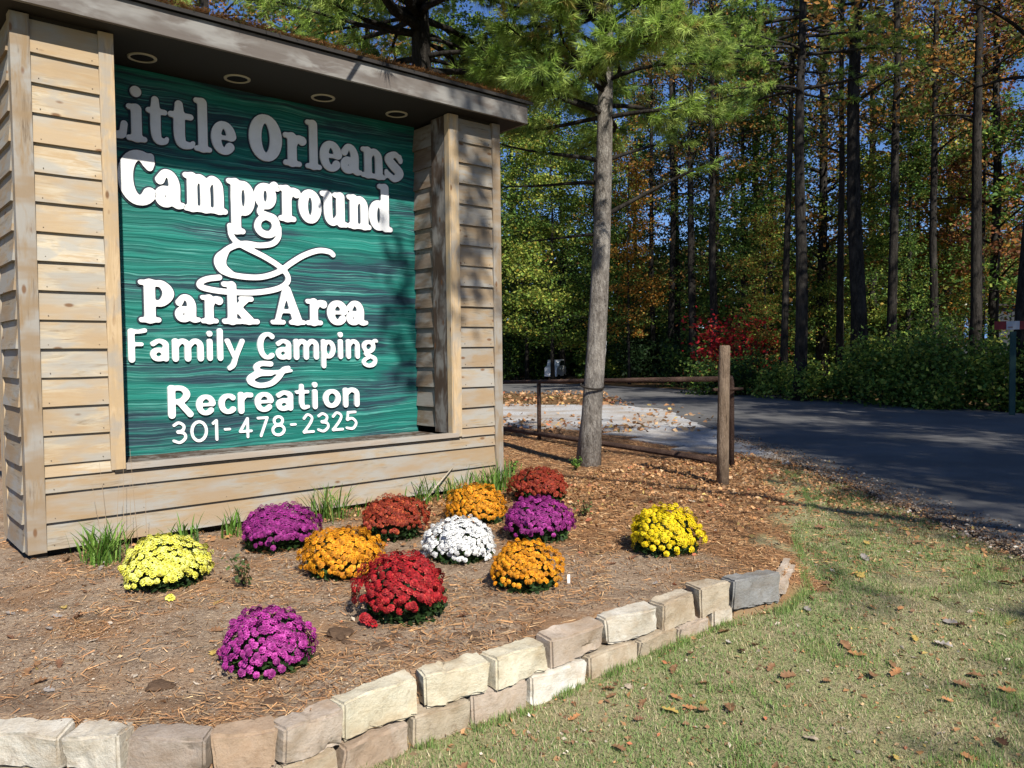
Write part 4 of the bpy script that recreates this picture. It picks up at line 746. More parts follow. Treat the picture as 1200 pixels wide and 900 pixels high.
for mi, (nm, x, y, w, h, pal, single, lab) in enumerate(MUMS):
    r = np.random.default_rng(300 + mi); e = empty('chrysanthemum', (x, y, hz(x, y) - .005), r.uniform(0, 6)); tag(e, lab, 'flower plant', 'potted-size chrysanthemums planted in the bed')
    w *= .93; h *= .95; q_ = .94 if nm in ('red', 'mag') else 1; w *= q_; h *= q_; R = w / 2; lop = r.uniform(-.12, .12, 3); n = 300 if single else 400; kk = np.arange(n) + .5; ct = 1 - 1.02 * kk / n; st = np.sqrt(np.maximum(0, 1 - ct * ct)); st = st ** .9; az = kk * 2.399963; lump = 1 + .07 * np.sin(az * 3 + mi) * st + .05 * np.sin(az * 7 + mi * 2 + 5 * ct) + r.normal(size=n) * .05 + lop[0] * st * np.cos(az) + lop[1] * st * np.sin(az)
    dirs = np.stack([st * np.cos(az), st * np.sin(az), ct], 1); zb = h * (.36 if nm in ('red', 'rb', 'pu2', 'purB', 'rb2') else .25); P = np.stack([R * dirs[:, 0] * lump, R * dirs[:, 1] * lump, zb + (h - zb) * dirs[:, 2] * lump], 1); P[:, 2] += np.where(ct < .25, r.normal(size=n) * .02, 0)
    hs = R * math.sqrt(2 * PI / n) * .62; fm = [flower_mesh([tuple(min(.85, a * q_) for a in p[:3]) + (p[3],) for p in pal], 400 + mi * 4 + k, 1.) for k, q_ in enumerate((.96, 1., 1.) if nm == 'wh' else ((.88, 1., 1.1) if nm[:3] == 'yel' else (.72, 1., 1.12)))]
    Nn = dirs * (1 / R, 1 / R, 1 / max(.05, h - zb)); Nn /= np.linalg.norm(Nn, axis=1)[:, None]; Nn = Nn + r.normal(size=(n, 3)) * .28; Nn[:, 2] += .15
    if single:
        for i in range(n):
            o = link('flower', fm[i % 3], e, P[i]); o.rotation_euler = Vector(Nn[i]).to_track_quat('Z', 'Y').to_euler(); s = hs * r.uniform(.85, 1.2); o.scale = (s, s, s)
    else:
        vv = [];  ff = []; cc = []; base = 0
        for i in range(n):
            me = fm[i % 3]; k = len(me.vertices); co = np.empty(k * 3, np.float32); me.vertices.foreach_get('co', co); Mq = np.array(Vector(Nn[i]).to_track_quat('Z', 'Y').to_matrix()); vv.append(co.reshape(-1, 3) * hs * r.uniform(.85, 1.2) @ Mq.T + P[i])
            fi = np.empty(len(me.polygons) * 3, np.int32); me.loops.foreach_get('vertex_index', fi); ff.append(fi.reshape(-1, 3) + base); base += k
            ca = np.empty(len(me.polygons) * 4, np.float32); me.attributes['Col'].data.foreach_get('color', ca); cc.append(ca.reshape(-1, 4)[:, :3])
        tag(link('flowers', npmesh('flowers', np.concatenate(vv), np.concatenate(ff), M['petal'], np.concatenate(cc)), e), kind='stuff')
    m = 900; q = r.normal(size=(m, 3)); q /= np.linalg.norm(q, axis=1)[:, None]; q[:, 2] = np.abs(q[:, 2]); rad_ = r.uniform(.35, .93, (m, 1)) ** .6
    PL = q * rad_ * (R, R, h - zb); PL[:, 2] += zb * r.uniform(.0, 1.0, m); ang = r.uniform(0, 2 * PI, m); k = np.arange(m) < 420; rr2 = R * r.uniform(.62, .9, m); PL[k, 0] = (rr2 * np.cos(ang))[k]; PL[k, 1] = (rr2 * np.sin(ang))[k]; PL[k, 2] = (zb * r.uniform(.05, 1.1, m))[k]; V_, F_, C_ = leaf_quads(PL, np.full(m, .042), pick([(.035, .075, .02, 3), (.06, .12, .03, 2), (.02, .04, .012, 2)], m, r), .2, r); link('foliage', npmesh('foliage', V_, F_, M['leaf'], C_), e)
    co_ = MB(); nn = 12
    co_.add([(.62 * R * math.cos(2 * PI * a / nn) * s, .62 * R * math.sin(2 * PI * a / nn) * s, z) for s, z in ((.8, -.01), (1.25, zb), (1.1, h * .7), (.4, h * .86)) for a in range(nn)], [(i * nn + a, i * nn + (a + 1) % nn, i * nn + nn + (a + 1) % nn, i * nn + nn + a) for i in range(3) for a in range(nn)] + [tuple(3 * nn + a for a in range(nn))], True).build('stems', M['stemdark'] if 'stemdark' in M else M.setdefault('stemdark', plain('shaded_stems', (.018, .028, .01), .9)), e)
# fallen bloom beside the dark red mum and left yellow mum
for x, y, pal, lab in ((-.72, 3.88, REDM, 'small cluster of dark red blooms drooping to the soil by the dark red mound'), (-1.9, 4.42, YEL, 'single fallen yellow bloom below the pale yellow mound')):
    e = empty('fallen_bloom', (x, y, hz(x, y) + .02)); fm = flower_mesh(pal, 900, .028)
    for k in range(3 if pal is REDM else 1): o = link('flower', fm, e, (rnd.uniform(-.03, .03), rnd.uniform(-.02, .02), k * .012)); o.rotation_euler = (rnd.uniform(-.5, .5) + .5, rnd.uniform(-.5, .5), 0)
    tag(e, lab, 'flower')

# ------------------------------------------------------------------ grass clumps and weeds in the bed
def clump_mesh(seed, n, h, spread, wid, pal):
    r = np.random.default_rng(seed); V = []; F = []; C = []
    for i in range(n):
        a = r.uniform(0, 2 * PI); b0 = r.normal(size=2) * spread * .45; L = h * r.uniform(.55, 1.1); out = r.uniform(.15, .75); w = wid * r.uniform(.7, 1.2); c, s = math.cos(a), math.sin(a); b = len(V); col = pick(pal, 1, r, .2)[0]; K = 5
        for k in range(K):
            q = k / (K - 1); d = out * L * q ** 1.7; z = L * (q - .38 * out * q * q * q); ww = w * (1 - q ** 2.2) * (.6 + q); V += [(b0[0] + d * c - ww * s, b0[1] + d * s + ww * c, z), (b0[0] + d * c + ww * s, b0[1] + d * s - ww * c, z)]
        for k in range(K - 1): F.append((b + 2 * k, b + 2 * k + 1, b + 2 * k + 3, b + 2 * k + 2)); C.append(col)
    return npmesh('blades', V, F, M['leaf'], np.array(C))
GRS = [(.12, .25, .035, 4), (.20, .33, .06, 2), (.08, .16, .03, 2), (.35, .33, .10, .5)]
CL = [(-2.72, 5.24, 130, .31, .17, 'dense green daylily clump in front of the left siding'), (-2.36, 5.70, 30, .26, .1, 'sparse upright grass clump behind the pale yellow mound'), (-2.1, 5.92, 30, .26, .1, 'thin grass tuft between the pale yellow and purple mounds'),
      (-1.50, 6.46, 70, .36, .14, 'tall bright grass clump behind the left orange mound'), (-1.30, 6.62, 12, .2, .1, 'short grass tuft by the wall right of the tall bright clump'), (-.78, 7.16, 40, .3, .18, 'loose grass clump behind the rusty red mound'), (-.56, 7.38, 45, .28, .18, 'grass clump beside the leaning stick at the wall'),
      (-.30, 7.60, 60, .3, .2, 'grass clump behind the farthest orange mound'), (-.12, 7.74, 60, .34, .18, 'tall grass clump at the foot of the right sign post'), (-2.5, 5.52, 12, .18, .1, 'short grass tuft right of the dense daylily clump'), (.03, 7.9, 16, .2, .12, 'grass tuft just right of the right sign post')]
for i, (x, y, n, h, sp, lab) in enumerate(CL):
    e = empty('grass_clump', (x, y, hz(x, y) - .01)); link('blades', clump_mesh(500 + i, n, h, sp, .0065, GRS), e); tag(e, lab, 'grass clump', 'grass clumps growing along the foot of the sign')
def weed(x, y, h, n, pal, lab, seed):
    r = np.random.default_rng(seed); e = empty('weed', (x, y, hz(x, y))); m = MB(); P = []
    for i in range(9):
        a = r.uniform(0, 6.28); t = (h * .5 * math.cos(a) * r.uniform(.3, 1), h * .5 * math.sin(a) * r.uniform(.3, 1), h * r.uniform(.5, 1)); m.tube([(0, 0, -.01), (t[0] * .4, t[1] * .4, t[2] * .6), t], [.003, .002, .001], 4, False)
        for k in range(n // 9): q = r.uniform(.3, 1); P.append((t[0] * q + r.normal() * .015, t[1] * q + r.normal() * .015, t[2] * q + r.normal() * .01))
    m.build('stem', M['bark'], e); P = np.array(P); V_, F_, C_ = leaf_quads(P, np.full(len(P), .03), pick(pal, len(P), r), .3, r); link('foliage', npmesh('foliage', V_, F_, M['leaf'], C_), e); tag(e, lab, 'weed')
WP = [(.10, .16, .05, 3), (.16, .13, .05, 2), (.2, .1, .05, 1)]
weed(-1.58, 4.62, .20, 110, WP, 'small brownish green weed between the pale yellow and left orange mounds', 1); weed(.58, 6.45, .22, 90, WP, 'small dry green weed right of the right purple mound', 2)
weed(-.02, 8.6, .2, 90, GRS, 'low green weed in leaves right of the sign, near the trunk shadow', 3); weed(.72, 9.1, .16, 120, GRS, 'low green weed at the foot of the grey pine', 4); weed(.3, 8.0, .14, 90, GRS, 'low green weed between the farthest rusty mound and the grey pine', 5)
st = empty('dead_stalk', (-2.8, 5.38, 0)); m = MB()
for k in range(7):
    a = rnd.uniform(-.3, .3); m.tube([(k * .05, 0, 0), (k * .05 + a * .1, -.02, .3), (k * .05 + a * .25, -.03, rnd.uniform(.45, .75))], [.0025, .002, .001], 4, False)
m.build('stalks', plain('dry_stalk', (.35, .26, .17), .9), st); tag(st, 'thin dry stalks standing against the siding behind the daylily clump', 'dead plant')
m = MB().tube([wp(4.06, .22, .03), wp(4.3, .12, .15), wp(4.52, .045, .27)], [.011, .009, .006], 7); tag(m.build('stick', plain('dry_pale_stick', (.42, .36, .27), .9)), 'pale dead stick leaning on the siding behind the rusty red mound', 'stick')
# clods of dark soil
def clod(x, y, s, lab, col=(.09, .055, .035), g='dark clods of soil in the bed'):
    bm = bmesh.new(); bmesh.ops.create_icosphere(bm, subdivisions=3, radius=s)
    for v in bm.verts: v.co = Vector((v.co.x * 1.3, v.co.y, v.co.z * .45)) * (1 + .5 * noise.noise(v.co * 22 + Vector((x, y, 0)) * 5) + .2 * noise.noise(v.co * 60))
    me = bpy.data.meshes.new('clod'); bm.to_mesh(me); bm.free(); 
    if 'clodmat' not in M:
        t = NT('dark_soil', .95, .05); nn_ = t.noise(t.coord('Object'), 60, 5, .7); t.col(t.mix(nn_, (.05, .03, .02), (.17, .11, .07))); t.bump(nn_, .8, .01); M['clodmat'] = t.m
    me.materials.append(M['clodmat']); o = link('soil_clod', me, None, (x, y, hz(x, y) + s * .1)); o.rotation_euler = (0, 0, x * 9); tag(o, lab, 'clod', g)
clod(-.85, 3.78, .06, 'dark clod of soil left below the dark red mound'); clod(-.62, 3.62, .035, 'small dark clod below the dark red mound'); clod(-1.45, 3.2, .045, 'flat dark clod left of the magenta mound'); clod(-.2, 3.75, .035, 'small clod near the cream edging stones'); clod(-.95, 3.08, .035, 'dark clod just behind the bend in the edging')
for i_ in range(26):
    x_, y_ = rnd.uniform(-1.0, .2), rnd.uniform(3.35, 3.95)
    if sdist(np.array([x_]), np.array([y_]))[0][0] > .22 and math.hypot(x_ + .56, y_ - 4.08) > .3: clod(x_, y_, rnd.uniform(.012, .026), 'small crumbly clod of dark soil in front of the dark red mum')
tg = MB().box((-.008, -.003, 0), (.008, .003, .05)).build('plant_tag', M['white']); tg.location = (.32, 4.62, hz(.32, 4.62)); tag(tg, 'tiny white plant tag right of the front orange mound', 'plant tag')

# ------------------------------------------------------------------ posts, gate, signs
def pathline(pts, r, n=8): return MB().tube(pts, r, n)
h0 = hz(2.12, 8.0)
m = MB().tube([(2.12, 8.02, h0 - .1), (2.125, 8.02, .4), (2.135, 8.03, .9), (2.145, 8.03, 1.385), (2.145, 8.03, 1.40)], [.062, .06, .058, .055, .045], 16)
M['postbark'] = barkmat('weathered_round_post', (.22, .155, .105), (.32, .24, .17), 22, 5)
tag(m.build('wooden_post', M['postbark']), 'round weathered wooden post standing upright at the end of the pipe gate', 'post')
gt = empty('pipe_gate', (2.42, 9.25, 0)); tag(gt, 'long rusty pipe gate closing the gravel drive behind the grey pine', 'gate')
rel = lambda p: (p[0] - 2.42, p[1] - 9.25, p[2])
gdir = Vector((-1.99, 3.44, 0)).normalized()
def gp_(s, z): p = Vector((2.42, 9.25, z)) + gdir * s; return (p.x, p.y, p.z)
MB().tube([rel(gp_(.0, 1.02)), rel(gp_(6.4, .80))], .032, 8).build('top_rail', M['rust'], gt)
MB().tube([rel(gp_(.05, .06)), rel(gp_(6.4, .04))], .040, 8).build('bottom_rail', M['rust'], gt)
MB().tube([rel(gp_(3.98, -.1)), rel(gp_(3.98, .88))], .034, 8).build('gate_post', M['rust'], gt)
MB().tube([(.14, .05, -.1), (.14, .05, .96), (.12, .02, 1.03), (.06, -.03, 1.05), (-.02, -.09, 1.0)], .036, 10).build('hinge_post', M['rust'], gt)
MB().tube([(.26, .02, .90), (-.2, -.5, .92)], .02, 6).build('hinge', M['rust'], gt)
st_ = MB(); st_.tube([(.955 + .138 * math.cos(a), 9.475 + .138 * math.sin(a), .945 + .035 * math.sin(a - .4)) for a in np.linspace(0, 2 * PI, 24)], .012, 6); tag(st_.build('cable', M['dark']), 'dark cable looped round the grey pine trunk at gate height', 'cable')
# red and white sign on green post
px, py = X(1187, 16.2), 16.2; g = empty('road_sign', (px, py, -.05), -.4); tag(g, 'small red and white board on a green post at the right edge of the wood', 'sign')
MB().box((-.05, -.05, -.1), (.05, .05, 1.72)).build('post', plain('green_post_paint', (.03, .07, .06), .7), g)
rp = plain('red_sign_paint', (.22, .025, .025), .6); MB().box((-.34, -.075, 1.76), (-.13, -.052, 1.93)).build('red_panel', rp, g); MB().box((.10, -.075, 1.76), (.36, -.052, 1.93)).build('red_panel', rp, g)
MB().box((-.1295, -.076, 1.76), (.0995, -.052, 1.93)).build('white_panel', plain('dull_white_sign_paint', (.5, .5, .5), .6), g)
MB().box((-.1, -.085, 1.80), (-.02, -.0765, 1.815)).build('marking', plain('dull_red_mark', (.3, .04, .04), .6), g)
# blue cabin
cx, cy = X(1140, 33.), 33.; c = empty('cabin', (cx, cy, -.05), .25); tag(c, 'small blue cabin with white roof edge half hidden in the wood on the right', 'cabin')
cw = plain('dark_cabin_wall', (.03, .035, .04), .8); 
MB().box((-2.6, 0, 0), (2.6, 3.4, 3.1)).build('wall', cw, c); MB().box((-2.8, -.25, 3.12), (2.8, 3.6, 3.2)).build('roof', M['shingle'], c); MB().box((-1.2, -.30, 3.13), (.9, -.252, 3.20)).build('roof_edge', M['birch'], c)
for xx, ww in ((-.55, .28), (.28, .55)):
    w_ = MB().box((xx, -.05, 1.75), (xx + ww, -.002, 2.75)).build('window', M['dark'], c); MB().box((xx + .03, -.062, 1.79), (xx + ww - .03, -.0505, 2.71)).build('pane', plain('sky_blue_pane', (.10, .20, .42), .25, .5), w_)
# small white vehicle far down the drive
vx, vy = X(651, 39.2), 39.2; v_ = empty('parked_vehicle', (vx, vy, -.05), 1.2); v_.scale = (.75, .75, .8); tag(v_, 'small white vehicle parked far off beyond the gate, left of the grey pine', 'vehicle')
wm = plain('white_car_paint', (.75, .76, .78), .3, .5); gl = plain('car_glass', (.03, .04, .05), .1, .7)
prof = [(-1.05, .28), (-1.05, .72), (-.98, .86), (-.55, .92), (-.30, 1.28), (.62, 1.30), (.92, .90), (1.05, .82), (1.06, .28)]
MB().add([(x * .95, sy * .42, z) for sy in (-1, 1) for x, z in prof], [tuple(range(9))[::-1], tuple(range(9, 18))] + [(i, (i + 1) % 9, 9 + (i + 1) % 9, 9 + i) for i in range(9)]).build('body', wm, v_, .03)
MB().add([(x * .95, sy * .425, z) for sy in (-1, 1) for x, z in ((-.44, .93), (-.24, 1.22), (.55, 1.23), (.78, .93))], [(0, 1, 2, 3), (7, 6, 5, 4)]).build('window', gl, v_)
for x in (-.65, .62):
    for sy in (-.4, .4): MB().tube([(x, sy - .07, .2), (x, sy + .07, .2)], .2, 14).build('wheel', M['black'], v_)
m = MB().tube([(X(706, 30), 30, -.1), (X(708, 30), 30, .9), (X(711, 30), 30, 1.75)], [.035, .03, .022], 7); tag(m.build('birch_sapling', M['birch']), 'thin pale leaning birch stem just right of the grey pine trunk', 'sapling')

# ------------------------------------------------------------------ litter
def strips(P, L, w, cols, rng, tilt=.12):
    n = len(P); a = rng.uniform(0, 2 * PI, n); d = np.stack([np.cos(a), np.sin(a), rng.normal(size=n) * tilt], 1); s = np.stack([-np.sin(a), np.cos(a), rng.normal(size=n) * .3], 1); l = (L * rng.uniform(.5, 1.2, n))[:, None]; V = np.stack([P - d * l / 2 - s * w, P - d * l / 2 + s * w, P + d * l / 2], 1).reshape(-1, 3)
    return V, np.arange(3 * n).reshape(-1, 3), cols
def ground_pts(n, x0, x1, y0, y1, test, rng, power=1.6):
    out = []; tot = 0
    while tot < n:
        y = y0 * (y1 / y0) ** (rng.random(n) ** 1.0); x = rng.uniform(x0, x1, n); k = test(x, y) & (rng.random(n) < (y / y1) ** .0); out.append(np.stack([x[k], y[k]], 1)); tot += k.sum()
    q = np.concatenate(out)[:n]; return q
rng = np.random.default_rng(21)
def vis(x, y): return (x > -.68 * y - 1.1) & (x < .68 * y + 1.5)
def off_sign(x, y):
    o = x * nv.x + y * nv.y + DW; return o > -.02
inbed = lambda x, y: (sdist(x, y)[0] > .12) & vis(x, y) & off_sign(x, y)
# pine straw
q = ground_pts(90000, -4, 5, 2.6, 15, lambda x, y: (zones(x, y)[1] + .42 * (zones(x, y)[0] > .3) * (vnoise(x, y, .6, 35) > .55) + .12 * (zones(x, y)[0] > .3) + .25 * zones(x, y)[2] * (y > 5) > rng.random(len(x))) & vis(x, y) & (x < 3.5), rng)
z = height(q[:, 0], q[:, 1]) + rng.uniform(.001, .014, len(q)); V_, F_, C_ = strips(np.column_stack([q, z]), np.full(len(q), .085), .0016 * (1 + q[:, 1:2] / 6), pick([(.50, .27, .12, 4), (.40, .20, .09, 3), (.58, .38, .20, 2), (.24, .13, .07, 1.5)], len(q), rng), rng)
tag(link('pine_straw', npmesh('pine_straw', V_, F_, M['litter'], C_)), 'orange brown pine straw strewn over the back of the bed', 'pine straw', kind='stuff')
# bark crumbs and bits on the bare soil
q = ground_pts(62000, -4.2, 2, 2.7, 7.5, lambda x, y: inbed(x, y) & (zones(x, y)[0] > rng.random(len(x)) * .8), rng)
z = height(q[:, 0], q[:, 1]) + rng.uniform(.0, .010, len(q)); cl = vnoise(q[:, 0], q[:, 1], .35, 31)[:, None] * .6 + .4 * vnoise(q[:, 0], q[:, 1], .12, 33)[:, None]; keep = rng.random(len(q)) < .35 + .9 * vnoise(q[:, 0], q[:, 1], .5, 34); q = q[keep]; z = z[keep]; cl = cl[keep]
V_, F_, C_ = leaf_quads(np.column_stack([q, z]), rng.uniform(.003, .013, len(q)), pick([(.48, .37, .26, 4), (.36, .25, .165, 3.5), (.50, .42, .33, 1.6), (.36, .22, .13, 1.2), (.12, .08, .055, 1.5)], len(q), rng) * (.55 + .8 * cl), .75, rng, .45)
tag(link('soil_crumbs', npmesh('soil_crumbs', V_, F_, M['litter'], C_)), 'brown bark crumbs and bits covering the bare soil of the bed', 'mulch', kind='stuff')
# lawn
inl = lambda x, y: (sdist(x, y)[0] < .01) & vis(x, y) & (x < 3.75) & (zones(x, y)[2] > .3) & ((x < 3.4) | (vnoise(x, y, .2, 41) > .5 + (x - 3.4)))
q = ground_pts(290000, -2.6, 3.8, 1.45, 10, inl, rng); n = len(q); pn = vnoise(q[:, 0], q[:, 1], .45, 51); pn2 = vnoise(q[:, 0], q[:, 1], .11, 52)
keep = rng.random(n) < .35 + .75 * pn2; q = q[keep]; pn = pn[keep]; n = len(q); z = height(q[:, 0], q[:, 1]) - .003
hh = rng.uniform(.009, .030, n) * (.7 + .6 * pn); a = rng.uniform(0, 2 * PI, n); ln_ = rng.uniform(.1, 1.5, n) * hh; w = .0016 + .0003 * q[:, 1]; base = np.column_stack([q, z]); s = np.stack([-np.sin(a), np.cos(a), np.zeros(n)], 1) * w[:, None]
tip = base + np.stack([np.cos(a) * ln_, np.sin(a) * ln_, hh], 1); V_ = np.stack([base - s, base + s, tip], 1).reshape(-1, 3)
g1 = pick([(.22, .33, .10, 4), (.30, .40, .15, 2), (.15, .24, .07, 2)], n, rng, .15); g2 = pick([(.52, .44, .26, 4), (.58, .51, .33, 2), (.42, .32, .18, 2)], n, rng); k = (rng.random(n) < .36 + .55 * sstep((pn - .25) / .5) * .95 + .0)[:, None]
# longer tufts by the stones and here and there
def extra_blades(n, test, h0, h1, w0):
    q = ground_pts(n, -1.3, 3.7, 1.75, 9, test, rng); z = height(q[:, 0], q[:, 1]) - .004; m = len(q); hh = rng.uniform(h0, h1, m); a = rng.uniform(0, 2 * PI, m); b = np.column_stack([q, z]); s = np.stack([-np.sin(a), np.cos(a), np.zeros(m)], 1) * w0; l = rng.uniform(.1, .8, m) * hh
    return np.stack([b - s, b + s, b + np.stack([np.cos(a) * l, np.sin(a) * l, hh], 1)], 1).reshape(-1, 3), pick([(.20, .33, .08, 4), (.30, .40, .13, 2), (.45, .40, .2, 1)], m, rng, .2)
Vx, Cx = extra_blades(3500, lambda x, y: (sdist(x, y)[0] < -.005) & (sdist(x, y)[0] > -.04 - .06 * vnoise(x, y, .2, 61)) & vis(x, y) & (vnoise(x, y, .15, 62) > .4), .02, .055, .0022)
Vy, Cy = extra_blades(9000, lambda x, y: inl(x, y) & (vnoise(x, y, .22, 63) > .80), .025, .055, .0022)
V_ = np.concatenate([V_, Vx, Vy]); k = np.concatenate([k, np.ones((len(Cx) + len(Cy), 1), bool)]); g1 = np.concatenate([g1, Cx, Cy]); g2 = np.concatenate([g2, Cx, Cy]); n = len(g1)
tag(link('grass', npmesh('grass', V_, np.arange(3 * n).reshape(-1, 3), M['leaf'], np.where(k, g1, g2))), 'short patchy green and straw coloured lawn grass in front of the edging', 'grass', kind='stuff')
# leaf litter on the ground beyond the bed and by the road (too many to count)
q = ground_pts(7500, -5, 12, 5.4, 30, lambda x, y: vis(x, y) & (rng.random(len(x)) < np.clip((y - 5.6) / 5, .04, 1)) & (((sdist(x, y)[0] > 0) & (x < 3.7) & (off_sign(x, y)) & ((y < 16.5 - .4 * x * (x > 1)) | (y > 20.6) & (y < 27.6) | (rng.random(len(x)) < .12))) | ((x > 2.8) & (x < 3.6) & (y < 10))), rng)
z = height(q[:, 0], q[:, 1]) + rng.uniform(.006, .03, len(q)); LITP = [(.42, .22, .10, 4), (.32, .17, .08, 3), (.50, .33, .18, 2), (.42, .14, .07, .5), (.50, .36, .12, .6)]
V_, F_, C_ = leaf_quads(np.column_stack([q, z]), rng.uniform(.022, .052, len(q)) * (1 + .08 * np.maximum(0, q[:, 1] - 9)), pick([(.40, .20, .08, 5)] + LITP, len(q), rng), .6, rng, .7)
tag(link('leaf_litter', npmesh('leaf_litter', V_, F_, M['litter'], C_)), 'fallen orange and brown leaves carpeting the ground round the gate and road', 'leaf litter', kind='stuff')
q = ground_pts(3200, -6, 4.2, 13.6, 28.5, lambda x, y: (((y > 20.3) & (y < 28.2) & (x < 3.2)) | ((y < 18.5 - .45 * x) & (x < 3.2) & (rng.random(len(x)) < np.clip((18.5 - .45 * x - y) / 4, 0, 1))) | ((x > 2.6) & (x < 4.1) & (y < 21) & (rng.random(len(x)) < .25))), rng); z = np.maximum(height(q[:, 0], q[:, 1]), -.035) + rng.uniform(.01, .03, len(q))
V_, F_, C_ = leaf_quads(np.column_stack([q, z]), rng.uniform(.07, .15, len(q)), pick(LITP, len(q), rng), .6, rng, .7)
tag(link('leaf_drift', npmesh('leaf_drift', V_, F_, M['litter'], C_)), 'brown leaves drifted on the strip between the gravel drive and the far road lane', 'leaf litter', kind='stuff')
q = ground_pts(6500, -3.5, 4.3, 1.9, 10.5, lambda x, y: vis(x, y) & off_sign(x, y) & ((sdist(x, y)[0] > .22) & (rng.random(len(x)) < .3) | (sdist(x, y)[0] < -.02)) & (rng.random(len(x)) < .3 + .8 * vnoise(x, y, .3, 71)) & (x < 3.75 + .25 * vnoise(x, y, .2, 72)), rng); z = np.where(q[:, 0] > 3.38, np.maximum(height(q[:, 0], q[:, 1]), -.026), height(q[:, 0], q[:, 1])) + rng.uniform(.004, .014, len(q))
V_, F_, C_ = leaf_quads(np.column_stack([q, z]), rng.uniform(.010, .034, len(q)) * (1 + .25 * (q[:, 1] > 5)), pick(LITP + [(.20, .11, .06, 3), (.55, .46, .36, 2)], len(q), rng), .7, rng, .6)
tag(link('leaf_fragments', npmesh('leaf_fragments', V_, F_, M['litter'], C_)), 'small broken leaf fragments scattered over lawn and bed', 'leaf litter', kind='stuff')
q = ground_pts(9000, 3.2, 4.3, 4.2, 13, lambda x, y: (np.abs(x - 3.5 - .12 * (vnoise(x * 0, y, .5, 81) - .5)) < .02 + .4 * rng.random(len(x)) ** 3), rng); z = np.maximum(height(q[:, 0], q[:, 1]), -.027) + .003
V_, F_, C_ = leaf_quads(np.column_stack([q, z]), rng.uniform(.008, .03, len(q)), pick([(.24, .18, .12, 4), (.14, .09, .06, 3), (.34, .29, .24, 2), (.30, .15, .07, 2)], len(q), rng), .7, rng, .8)
tag(link('verge_debris', npmesh('verge_debris', V_, F_, M['litter'], C_)), 'crumbs of gravel, soil and leaf lying along the ragged road edge', 'gravel', kind='stuff')
# pine needles lying along the roof edge
n = 9000; t_ = rng.uniform(.3, 5.42, n); o_ = -.215 + rng.random(n) ** 2 * .5; z_ = zr + .03 + (o_ + .235) * .27 + rng.uniform(0, .035, n) * (.4 + 1.2 * vnoise(t_, t_ * 0, .25, 5)); P_ = np.column_stack([t_, o_, z_]); V_, F_, C_ = strips(P_, np.full(n, .09), .003, pick([(.38, .20, .08, 4), (.26, .13, .05, 3), (.5, .34, .18, 1), (.10, .07, .04, 2)], n, rng), rng, .25)
rn = link('needle_litter', npmesh('needle_litter', V_, F_, M['litter'], C_)); rn.matrix_world = Matrix.Translation(-DW * nv) @ Matrix.Rotation(math.atan2(tv.y, tv.x), 4, 'Z'); tag(rn, 'brown pine needles lying along the edge of the sign roof', 'pine needles', kind='stuff')
# individual leaves
def oak_leaf(seed, L, pal, curl):
    r = np.random.default_rng(seed); out = [(0, 0)]; lob = [(.06, .03), (.16, .16), (.24, .09), (.38, .28), (.48, .13), (.62, .30), (.70, .14), (.82, .20), (.9, .08), (1, 0)]
    up_ = [(x + r.normal() * .015, y * r.uniform(.8, 1.2)) for x, y in lob]; col = pick(pal, 1, r, .15)[0]; V = []; F = []; cc = []
    f = lambda x, y: ((x - .5) * L, y * L, L * (curl * (abs(y) ** 1.3 * 1.6) + curl * .5 * (x - .4) ** 2 + .03 * math.sin(9 * x + seed)) + .004)
    n = len(lob); spine = [f(x, 0) for x, y in up_]; top = [f(x, y) for x, y in up_]; bot = [f(x, -y * r.uniform(.85, 1.1)) for x, y in up_]; V = spine + top + bot
    for i in range(n - 1): F += [(i, i + 1, n + i + 1, n + i), (i, 2 * n + i, 2 * n + i + 1, i + 1)]; cc += [col * r.uniform(.85, 1.1), col * r.uniform(.8, 1.0)]
    b = len(V); V += [f(-.14, .006), f(-.14, -.006), f(.05, -.008), f(.05, .008)]; F.append((b, b + 1, b + 2, b + 3)); cc.append(col * .6); return npmesh('fallen_leaf', V, F, M['litter'], np.array(cc))
LK = [('curled brown leaf', [(.30, .16, .08, 1)], .55), ('flat pale tan leaf', [(.55, .44, .32, 1)], .15), ('orange brown leaf', [(.40, .19, .08, 1)], .4), ('greyish dry leaf', [(.42, .37, .33, 1)], .5), ('dark brown leaf', [(.16, .08, .045, 1)], .7), ('yellow tan leaf', [(.52, .36, .10, 1)], .3)]
LM = [[oak_leaf(700 + a * 5 + b, 1., LK[a][1], LK[a][2]) for b in range(2)] for a in range(6)]
def leaf_at(x, y, k, v, s, where, grp):
    o = link('fallen_leaf', LM[k][v]); o.scale = (s, s, s); o.location = (x, y, hz(x, y) + (.012 if sdist(np.array([x]), np.array([y]))[0][0] < 0 else .004)); o.rotation_euler = (rnd.uniform(-.45, .45), rnd.uniform(-.35, .35), rnd.uniform(0, 6.28)); tag(o, LK[k][0] + ' ' + where, 'leaf', grp)
STN = [(-.95, 2.8, 'bend stone'), (-.5, 3.1, 'big cream stone'), (-.22, 3.3, 'cracked cream stone'), (.02, 3.5, 'yellowish cream stone'), (.3, 3.8, 'whitest stone'), (.6, 4.0, 'pale grey block'), (.9, 4.25, 'light tan stone'), (1.1, 4.4, 'small tan stone'), (1.4, 4.55, 'dark slate stone'), (1.8, 4.9, 'last rounded stone'), (2.1, 8., 'wooden post'), (3.45, 6.5, 'road edge'), (3.45, 8.5, 'far road edge')]
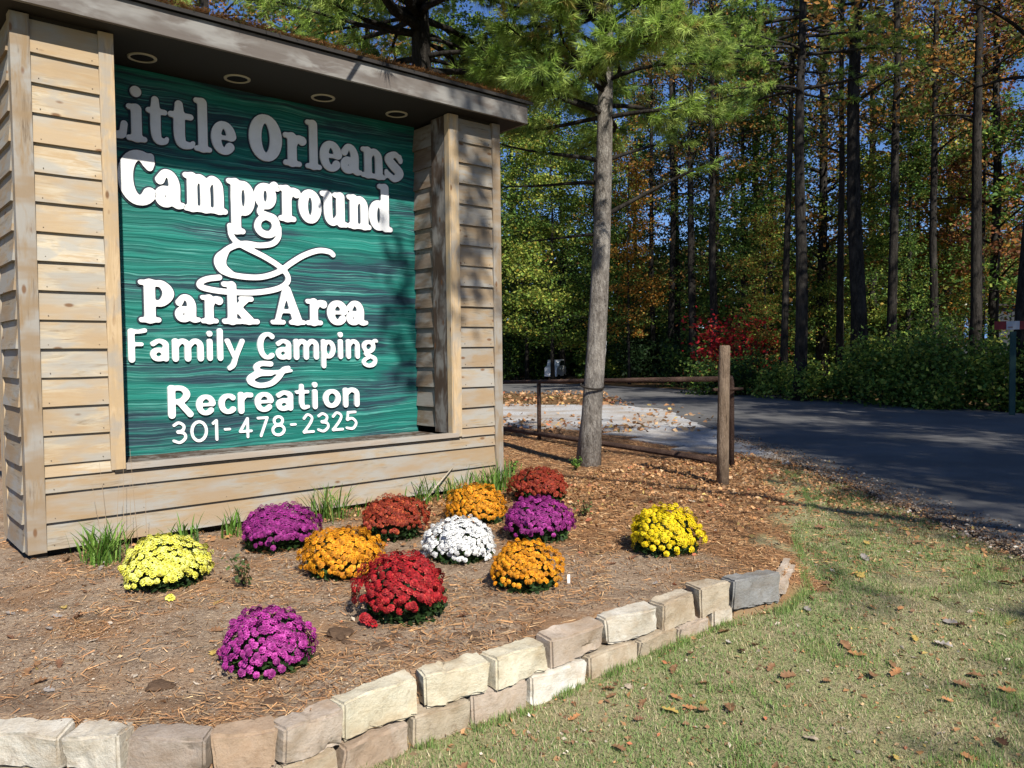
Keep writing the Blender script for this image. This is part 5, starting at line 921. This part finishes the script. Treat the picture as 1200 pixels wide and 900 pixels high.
def lawn_where(x, y, sd):
    a = min(STN, key=lambda q: math.hypot(x - q[0], y - q[1])); d = -sd
    return 'on the lawn, ' + ('right by' if d < .25 else 'close below' if d < .6 else 'somewhat below' if d < 1.1 else 'well below' if d < 1.8 else 'far below') + ' the ' + a[2] + (', left side' if x < a[0] - .25 else (', right side' if x > a[0] + .25 else ''))
MN = [('pale yellow'), ('left purple'), ('left rusty'), ('left orange'), ('back orange'), ('white'), ('farthest rusty'), ('right purple'), ('front orange'), ('dark red'), ('magenta'), ('deep yellow')]
def bed_where(x, y):
    i = min(range(12), key=lambda q: math.hypot(x - MUMS[q][1], y - MUMS[q][2])); dx, dy = x - MUMS[i][1], y - MUMS[i][2]; d = math.hypot(dx, dy)
    return 'in the bed, ' + ('' if d < .55 else 'some way ' if d < 1 else 'far ') + (('right of' if dx > 0 else 'left of') if abs(dx) > abs(dy) else ('behind' if dy > 0 else 'in front of')) + ' the ' + MN[i] + ' mum'
n = 0
while n < 120:
    y = 2.1 * (8.2 / 2.1) ** rnd.random(); x = rnd.uniform(-.4, 3.4)
    sd_ = float(sdist(np.array([x]), np.array([y]))[0][0])
    if sd_ > -.06 or abs(x) > .66 * y: continue
    n += 1; k = rnd.choice((0, 0, 1, 2, 2, 3, 4, 5)); near = lawn_where(x, y, sd_); leaf_at(x, y, k, rnd.randrange(2), rnd.uniform(.055, .105), near, 'oak leaves scattered on the lawn')
n = 0
while n < 75:
    y = 2.95 * (8.5 / 2.95) ** rnd.random(); x = rnd.uniform(-3, 3); sd_ = float(sdist(np.array([x]), np.array([y]))[0][0])
    if sd_ < .25 or abs(x) > .66 * y or not off_sign(x, y + .15) or any(math.hypot(x - a[1], y - a[2]) < .3 for a in MUMS): continue
    n += 1; far_ = y + .75 * x > 5.6; k = rnd.choice((2, 2, 0, 1, 4)) if far_ else rnd.choice((3, 3, 1, 0, 4, 5)); leaf_at(x, y, k, rnd.randrange(2), rnd.uniform(.045, .085), bed_where(x, y), 'oak leaves lying in the bed')
print('objects', len(bpy.data.objects))
